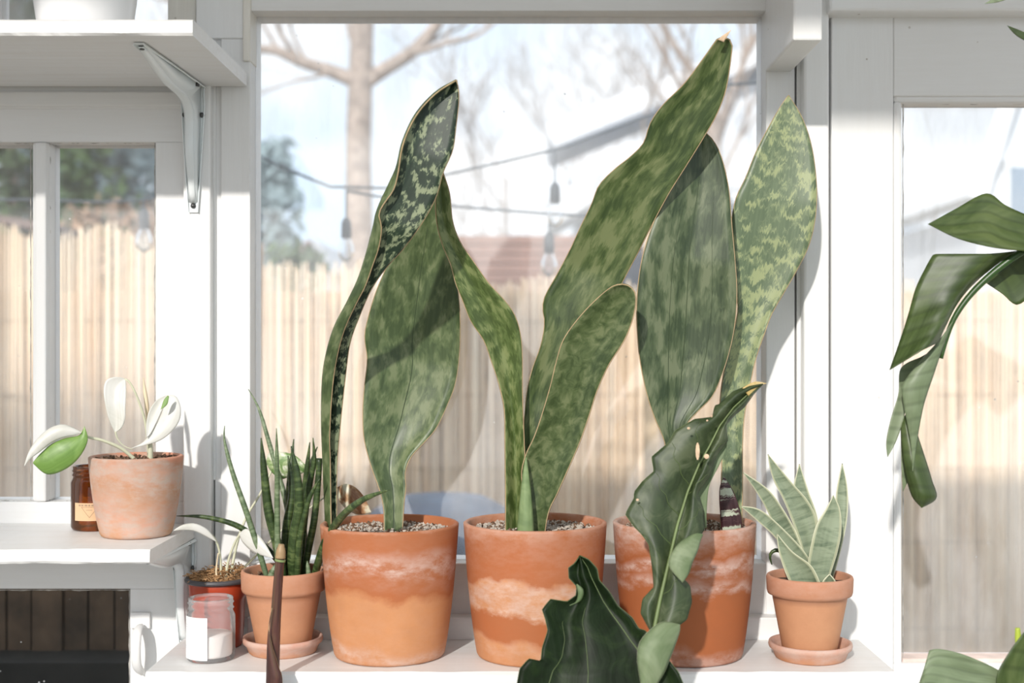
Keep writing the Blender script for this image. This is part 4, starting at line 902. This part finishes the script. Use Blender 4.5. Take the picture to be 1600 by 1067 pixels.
pole2 = build('pole', MB().box((P(1006, 0, 4.9).x, 4.88, 0), (P(1028, 0, 4.9).x, 4.93, P(0, 305, 4.9).z)), plain('yellow_pine_post', (.70, .52, .34), .7, var=.15), loc=(P(1017, 0, 4.9).x, 4.9, 0))
tag(pole2, 'pale yellow timber post rising above the fence right of centre', 'post')

# grey covered mound near the centre window
cg = build('covered_grill', MB().lathe((P(690, 0, 3.9).x, 3.9, 0), [(.20, .0), (.235, .4), (.25, .8), (.245, .93), (.21, 1.0), (.13, 1.04), (.0, 1.055)], 32), plain('grey_blue_cover', (.16, .20, .26), .7, var=.2, scale=12), loc=(P(690, 0, 3.9).x, 3.9, 0), smooth=True)
tag(cg, 'round grey-blue covered grill outside behind the left large pot', 'grill')

# added dark bin standing in for the shade seen through the lower left window
cb = thing('added_dark_bin', (-.85, 2.7, 0), 'dark plank bin added for the shade outside the lower left window', 'bin')
M['dark_plank'] = plain('dark_brown_plank', (.10, .062, .036), .7, var=.55, scale=14)
x = -1.55
while x < -.60:
    w = rnd.uniform(.045, .07)
    build('plank', MB().box((x, 2.50+rnd.uniform(-.004, .004), .62), (x+w-.005, 2.52, ZC-.453+rnd.uniform(-.01, .01))), M['dark_plank'], cb); x += w
build('rail', MB().box((-1.55, 2.52, .70), (-.6, 2.56, .77)), M['dark_plank'], cb)
build('lid', MB().box((-1.6, 2.49, ZC-.45), (-.58, 3.0, ZC-.43)), M['dark_plank'], cb)
build('shade_panel', MB().box((-1.55, 2.40, 0), (-.6, 2.9, .905)), plain('black_shade_sheet', (.008, .008, .007), .8, var=.4), cb)  # black sheet painted as the deep shade low in the window

# ---- trees
M['bark'] = plain('grey_bark', (.46, .37, .31), .9, var=.35, scale=14)
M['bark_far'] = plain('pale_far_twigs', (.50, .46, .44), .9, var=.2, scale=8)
def grow(mb, p, d, ln, r, depth, rnd, spread=.55, minr=.004):
    n = 4; pts = [p]; rr = [r]; q = p.copy(); dd = d.copy()
    for i in range(n):
        dd = (dd+Vector((rnd.uniform(-.16, .16), rnd.uniform(-.16, .16), rnd.uniform(-.06, .12)))).normalized(); q = q+dd*ln/n; pts.append(q.copy()); rr.append(max(minr, r*(1-.42*(i+1)/n)))
    mb.tube(pts, rr, 6 if r > .02 else 4, caps=False)
    if depth <= 0: return
    for k in range(rnd.choice((2, 3))):
        ax = Vector((rnd.uniform(-1, 1), rnd.uniform(-1, 1), rnd.uniform(-.3, .7))).normalized()
        nd = (dd+ax*spread*1.2).normalized(); s = rnd.choice((2, 3, 4))
        grow(mb, pts[s], nd, ln*rnd.uniform(.62, .8), rr[s]*.72, depth-1, rnd, spread, minr)
TD = 9.0
tr = thing('bare_tree', (P(560, 0, TD).x, TD, 0), 'large bare tree with a forked trunk seen through the centre window left half', 'tree', 'bare trees beyond the fence')
r1 = random.Random(5)
build('trunk', MB().tube(spline([Vector((P(560, 0, TD).x, TD, 0)), P(562, 430, TD), P(560, 250, TD), P(563, 130, TD), P(566, 40, TD), P(572, -100, TD)], 30), [.125-.0018*i for i in range(30)], 12), M['bark'], tr, smooth=True)
for pts, r, r2 in (([(558, 128), (520, 112), (470, 96), (430, 78), (392, 74), (330, 40)], .055, .02), ([(566, 132), (595, 112), (640, 84), (668, 55), (690, 26), (730, -30)], .06, .025), ([(640, 84), (665, 78), (700, 66), (745, 55), (790, 20)], .025, .01), ([(470, 96), (440, 55), (425, 15), (410, -40)], .02, .01), ([(520, 112), (495, 120), (450, 130), (400, 150)], .014, .006), ([(690, 28), (735, 22), (790, 5)], .014, .006), ([(548, 60), (540, 20), (530, -30)], .015, .01)):
    dd = r1.uniform(-.3, .3); m = len(pts)
    b0 = MB(); w = spline([P(x, y, TD+dd*i/m) for i, (x, y) in enumerate(pts)], 16); b0.tube(w, [r+(r2-r)*i/15 for i in range(16)], 8, caps=False)
    for k in (5, 8, 11, 14, 15):
        grow(b0, w[k], (w[min(15, k+1)]-w[k-1]).normalized()+Vector((r1.uniform(-.6, .6), r1.uniform(-.5, .5), r1.uniform(-.3, .8))), .5, r*.28, 2, r1, .7, .003)
    build('branch', b0, M['bark'], tr, smooth=True)
def bare(px, d, h, r, seed, label, mat=None, depth=5, ln=None, lean=0):
    rr = random.Random(seed); x = P(px, 0, d).x; t = thing('bare_tree', (x, d, 0), label, 'tree', 'bare trees beyond the fence')
    build('trunk', MB().tube(spline([Vector((x, d, 0)), Vector((x+lean*.4, d, h*.5)), Vector((x+lean, d, h))], 12), [r*(1-.03*i) for i in range(12)], 8), mat or M['bark'], t, smooth=True)
    b0 = MB()
    for k in range(5): grow(b0, Vector((x+lean*(.55+.11*k), d, h*(.55+.11*k))), Vector((rr.uniform(-.9, .9), rr.uniform(-.6, .6), 1)).normalized(), ln or h*.28, r*.45, depth-1, rr, .55, .005)
    build('branches', b0, mat or M['bark'], t)
    return t
bare(1122, 10.5, 3.6, .09, 3, 'bare brown tree rising at the right of the centre window before the white house', lean=-.06, depth=4)
bare(790, 16, 3.6, .07, 14, 'pale far bare tree seen between the left and middle snake plants', M['bark_far'], depth=5)
bare(905, 22, 4.6, .07, 24, 'pale far bare tree above the long leaning leaf', M['bark_far'], depth=5)
bare(1010, 22, 5.4, .07, 33, 'pale far bare tree behind the white gabled house', M['bark_far'], depth=5)
bare(1460, 27, 4.8, .07, 41, 'pale far bare tree seen through the right window', M['bark_far'], depth=5)

def leafy(px, d, zlo, zhi, rx, n, mat, label, group='trees and shrubs beyond the fence', seed=1, size=.05, name='evergreen_tree', cat_='tree', conic=.5):
    rr = random.Random(seed); x = P(px, 0, d).x; t = thing(name, (x, d, 0), label, cat_, group)
    build('trunk', MB().tube([(x, d, 0), (x, d, zlo+(zhi-zlo)*.7)], [.07, .03], 8), M['bark'], t)
    f = MB()
    for _ in range(n):
        v = rr.random(); z = zlo+(zhi-zlo)*v; R = rx*(1-conic*v)*(.75+.35*noise.noise(Vector((v*6, seed, 0)))); a = rr.random()*6.283; q = R*math.sqrt(rr.random())
        c = Vector((x+q*math.cos(a), d+q*math.sin(a)*.7, z+rr.uniform(-.08, .08))); u = Vector((rr.uniform(-1, 1), rr.uniform(-1, 1), rr.uniform(-1, 1))).normalized(); w = u.orthogonal().normalized(); s = size*rr.uniform(.6, 1.4)
        f.add([c-u*s, c+w*s*.45, c+u*s, c-w*s*.45], [(0, 1, 2, 3)])
    build('foliage', f, mat, t, kind='stuff'); return t
ev = plain('dark_evergreen_needles', (.09, .14, .06), .8, var=.5, scale=5); sp = plain('blue_spruce_needles', (.34, .42, .43), .8, var=.35, scale=5); sh_ = plain('russet_dry_leaves', (.42, .28, .19), .9, var=.3, scale=5)
leafy(20, 10.5, 1.4, 6.0, 1.35, 3600, ev, 'dark evergreen at the far left behind the reed fence', seed=2, size=.09, conic=.3)
leafy(150, 12, 1.2, 4.0, 1.2, 2400, sp, 'blue-grey spruce seen through the left window', seed=3, size=.11, conic=.35)
leafy(190, 9.4, 1.0, 2.5, .60, 1300, sh_, 'russet shrub above the fence in the left window', seed=4, size=.05, name='dry_shrub', cat_='shrub', conic=.2)
leafy(425, 11, 1.2, 3.2, .45, 1000, sp, 'small blue-grey conifer at the left edge of the centre window', seed=5, size=.08)
leafy(462, 8.4, 1.0, 2.12, .30, 900, ev, 'low dark shrub just above the fence left of the tree trunk', seed=6, size=.05, name='dark_shrub', cat_='shrub', conic=.3)

# ---- houses
M['siding'] = plain('white_siding', (.84, .85, .87), .6, var=.03); M['fascia'] = plain('white_fascia', (.88, .88, .88), .5)
M['eave'] = plain('grey_eave_soffit', (.72, .74, .78), .7, var=.05); M['roof'] = plain('grey_roof', (.62, .63, .66), .9, var=.2)
def house(name, label, x0, x1, z1, d, deep, siding_n=14):
    t = thing(name, ((x0+x1)/2, d, 0), label, 'house')
    build('wall', MB().box((x0, d+.03, 0), (x1, d+deep, z1)), M['siding'], t)
    z = .2
    while z < z1-.01:
        zz = min(z+.17, z1)
        build('clapboard', MB().add([(x0, d+.0, z), (x1, d+.0, z), (x1, d+.03, zz), (x0, d+.03, zz), (x0, d+.03, z), (x1, d+.03, z)], [(0, 1, 2, 3), (0, 4, 5, 1)]), M['siding'], t); z = zz
    return t
HD = 13.0
x0 = P(898, 0, HD).x; x1 = P(1440, 0, HD).x
h1 = house('white_house', 'white clapboard house with sloping eaves behind the long leaning leaf', x0, x1, P(0, 262, HD).z, HD, 1.2)
def slab(t, a, b, th, y0, y1, mat, name):
    a = Vector(a); b = Vector(b); n = (b-a).cross(Vector((0, 1, 0))).normalized()*th
    if n.z < 0: n = -n
    q = [a, b, b+n, a+n]
    return build(name, MB().add([Vector((p.x, y0, p.z)) for p in q]+[Vector((p.x, y1, p.z)) for p in q], [(0, 1, 2, 3), (7, 6, 5, 4), (0, 4, 5, 1), (1, 5, 6, 2), (2, 6, 7, 3), (3, 7, 4, 0)]), mat, t)
A = P(864, 236, HD); B = P(1290, 66, HD); C = P(1640, 240, HD)
slab(h1, A, B, .22, HD-.35, HD-.30, M['fascia'], 'rake_board'); slab(h1, A, B, .12, HD-.30, HD+1.3, M['roof'], 'roof')
slab(h1, B, C, .14, HD-.35, HD-.30, M['fascia'], 'rake_board'); slab(h1, B, C, .12, HD-.30, HD+1.3, M['roof'], 'roof')
build('gable_wall', MB().add([(x0, HD+.02, P(0, 262, HD).z), (x1, HD+.02, P(0, 262, HD).z), (B.x, HD+.02, B.z-.05)]+[(x0, HD+.1, P(0, 262, HD).z), (x1, HD+.1, P(0, 262, HD).z), (B.x, HD+.1, B.z-.05)], [(0, 1, 2), (3, 5, 4), (0, 2, 5, 3), (1, 4, 5, 2), (0, 3, 4, 1)]), M['siding'], h1)
A2 = P(868, 352, HD-1.4); B2 = P(1130, 195, HD-1.4)
slab(h1, A2, B2, .22, HD-1.45, HD-1.40, M['fascia'], 'rake_board'); slab(h1, A2, B2, .10, HD-1.40, HD+.0, M['eave'], 'porch_roof')
fw = build('window', MB().box((P(1440, 0, HD).x-.5, HD-.04, P(0, 335, HD).z), (P(1440, 0, HD).x-.2, HD+.0, P(0, 262, HD).z)), M['fascia'], h1)
build('pane', MB().box((P(1440, 0, HD).x-.47, HD-.045, P(0, 330, HD).z), (P(1440, 0, HD).x-.23, HD-.04, P(0, 267, HD).z)), plain('dark_window_pane', (.22, .27, .34), .2), fw)
# steep white house at far right
HR = 9.5; xr = P(1515, 0, HR).x
h2 = house('white_house', 'white house with a steep gable at the right edge of the right window', P(1530, 0, HR).x, P(1900, 0, HR).x, P(0, 330, HR).z, HR, 2.6)
h2['label'] = 'steep-gabled white house at the right edge of the right window'
a = P(1518, 322, HR); b = P(1580, 120, HR); c = P(1640, -60, HR)
slab(h2, a, c, .13, HR-.3, HR+2.6, M['fascia'], 'roof')
build('gable_wall', MB().add([P(1530, 330, HR), P(1900, 330, HR), P(1900, -60, HR), P(1645, -60, HR)]+[P(1530, 330, HR)+Vector((0, .2, 0)), P(1900, 330, HR)+Vector((0, .2, 0)), P(1900, -60, HR)+Vector((0, .2, 0)), P(1645, -60, HR)+Vector((0, .2, 0))], [(0, 1, 2, 3), (7, 6, 5, 4), (0, 4, 5, 1), (0, 3, 7, 4)]), M['siding'], h2)
wn = build('window', MB().box((P(1568, 0, HR).x, HR-.04, P(0, 345, HR).z), (P(1625, 0, HR).x, HR, P(0, 250, HR).z)), M['fascia'], h2)
build('pane', MB().box((P(1575, 0, HR).x, HR-.045, P(0, 340, HR).z), (P(1618, 0, HR).x, HR-.04, P(0, 262, HR).z)), plain('blue_grey_pane', (.25, .32, .40), .2), wn)
# low red-brown shed
SDp = 7.2; sx0 = P(706, 0, SDp).x; sx1 = P(905, 0, SDp).x
shd = thing('shed', ((sx0+sx1)/2, SDp, 0), 'low shed with reddish brown horizontal boards behind the middle of the fence', 'shed')
M['redwood'] = plain('red_brown_board', (.40, .25, .20), .85, var=.18, scale=5)
build('body', MB().box((sx0, SDp+.02, 0), (sx1, SDp+1.5, P(0, 378, SDp).z)), M['wood_old'], shd)
z = P(0, 470, SDp).z; top = P(0, 376, SDp).z
while z < top-.01:
    build('plank', MB().box((sx0, SDp-.01+rnd.uniform(-.004, .004), z), (sx1, SDp+.02, z+.048)), M['redwood'], shd); z += .053
gs = thing('shed', (P(1020, 0, 6.3).x, 6.3, 0), 'dark grey shed wall just above the fence beside the yellow post', 'shed')
build('body', MB().box((P(962, 0, 6.3).x, 6.3, 0), (P(1075, 0, 6.3).x, 7.2, P(0, 385, 6.3).z)), plain('slate_grey_board', (.15, .16, .18), .8, var=.2), gs)
build('roof', MB().box((P(958, 0, 6.3).x, 6.26, P(0, 385, 6.3).z), (P(1080, 0, 6.3).x, 7.25, P(0, 380, 6.3).z)), M['roof'], gs)
# small far gable left
gd = 14; gh = thing('small_house', (P(480, 0, gd).x, gd, 0), 'small far house with a grey gable left of the trunk', 'house')
a = P(452, 425, gd); b = P(488, 378, gd); c = P(512, 425, gd)
build('gable_wall', MB().add([a, c, b, a+Vector((0, 3, 0)), c+Vector((0, 3, 0)), b+Vector((0, 3, 0))], [(0, 1, 2), (3, 5, 4), (0, 2, 5, 3), (1, 4, 5, 2), (0, 3, 4, 1)]), plain('grey_green_gable', (.20, .22, .22), .8), gh)
build('wall', MB().box((a.x, gd, 0), (c.x, gd+3, a.z)), M['siding'], gh)
slab(gh, a-Vector((.08, 0, .05)), b, .05, gd-.1, gd+3.1, plain('dusty_pink_roof', (.48, .36, .33), .9), 'roof')
slab(gh, b, c+Vector((.08, 0, -.05)), .05, gd-.1, gd+3.1, M['roof'], 'roof')
# brown roof far left
lr = thing('small_house', (P(10, 0, 11).x, 7.6, 0), 'low brown roofed building behind the fence at the far left', 'house')
xa, xb = P(-120, 0, 7.6).x, P(70, 0, 7.6).x
build('wall', MB().box((xa, 7.6, 0), (xb, 8.1, P(0, 365, 7.6).z)), M['wood_old'], lr)
slab(lr, P(-160, 322, 7.6), P(95, 366, 7.6), .05, 7.5, 8.15, plain('brown_shingle', (.26, .20, .18), .9, var=.2), 'roof')

# ---- string lights
M['cable'] = plain('black_cable', (.10, .12, .14), .6)
M['socket'] = plain('black_socket', (.07, .08, .09), .5)
def lights(label, pts, d, bulbs, group='string lights over the garden'):
    t = thing('string_light', P(*pts[0], d), label, 'string light', group)
    w = spline([P(x, y, d) for x, y in pts], 40); build('wire', MB().tube(w, .0042, 6), M['cable'], t, smooth=True)
    for (x, ya, ys, s) in bulbs:
        build('drop_wire', MB().tube([P(x, ya, d), P(x, ys, d)], .003, 6), M['cable'], t)
        k = build('socket', MB().lathe(P(x, ys, d), [(.004, .01), (.010, .004), (.014, -.006), (.015, -.045*s), (.013, -.05*s)], 16), M['socket'], t, smooth=True)
        build('bulb', MB().lathe(P(x, ys, d)+Vector((0, 0, -.05*s)), [(.012, .0), (.02, -.018), (.0235, -.035), (.02, -.052), (.010, -.063), (0, -.066)], 20), M['bulb'], k, smooth=True)
    return t
lights('string light with bulbs before the tree trunk and by the house eave', [(-629, -500), (60, -20), (330, 195), (395, 240), (470, 273), (541, 298), (620, 292), (700, 272), (790, 252), (867, 235), (1000, 185), (1190, 112), (1300, 60), (2426, -700)], 3.6, [(541, 298, 345, 1), (867, 235, 290, 1)])
lights('lower string light sagging across the centre with a single low bulb', [(541, 298), (620, 312), (700, 321), (780, 328), (858, 334), (1000, 340), (1150, 345), (1240, 330), (1320, 240), (1385, 90), (2426, -900)], 3.6, [(858, 334, 368, 1)])
lights('string light seen through the left window with one bulb', [(-629, 200), (-100, 300), (60, 312), (225, 312), (330, 270), (395, 240)], 3.6, [(225, 312, 330, 1)])
for x in (-2.6, 2.9):
    pp = build('pole', MB().tube([(x, 3.6, 0), (x, 3.6, 3.2)], .02, 8), M['wood_old'], loc=(x, 3.6, 0)); tag(pp, 'side pole carrying the string lights, outside the picture on the %s' % ('left' if x < 0 else 'right'), 'pole')

# ---- house and chimney behind the camera, unseen and added so their shade falls on the fence
nh = thing('added_shade_house', (-6.9, -8, 0), 'unseen house blocks added behind the viewer to shade part of the fence', 'house')
brick = plain('brown_brick', (.35, .2, .15), .9, var=.2)
build('wall', MB().box((-9.0, -9, 0), (-4.85, -6, ZC+5.4)), brick, nh)
build('shade_stack', MB().box((-3.92, -6.4, 0), (-3.28, -6.0, ZC+5.9)), brick, nh)
build('shade_wing', MB().box((-4.85, -9, 0), (-3.9, -6, ZC+4.3)), brick, nh)
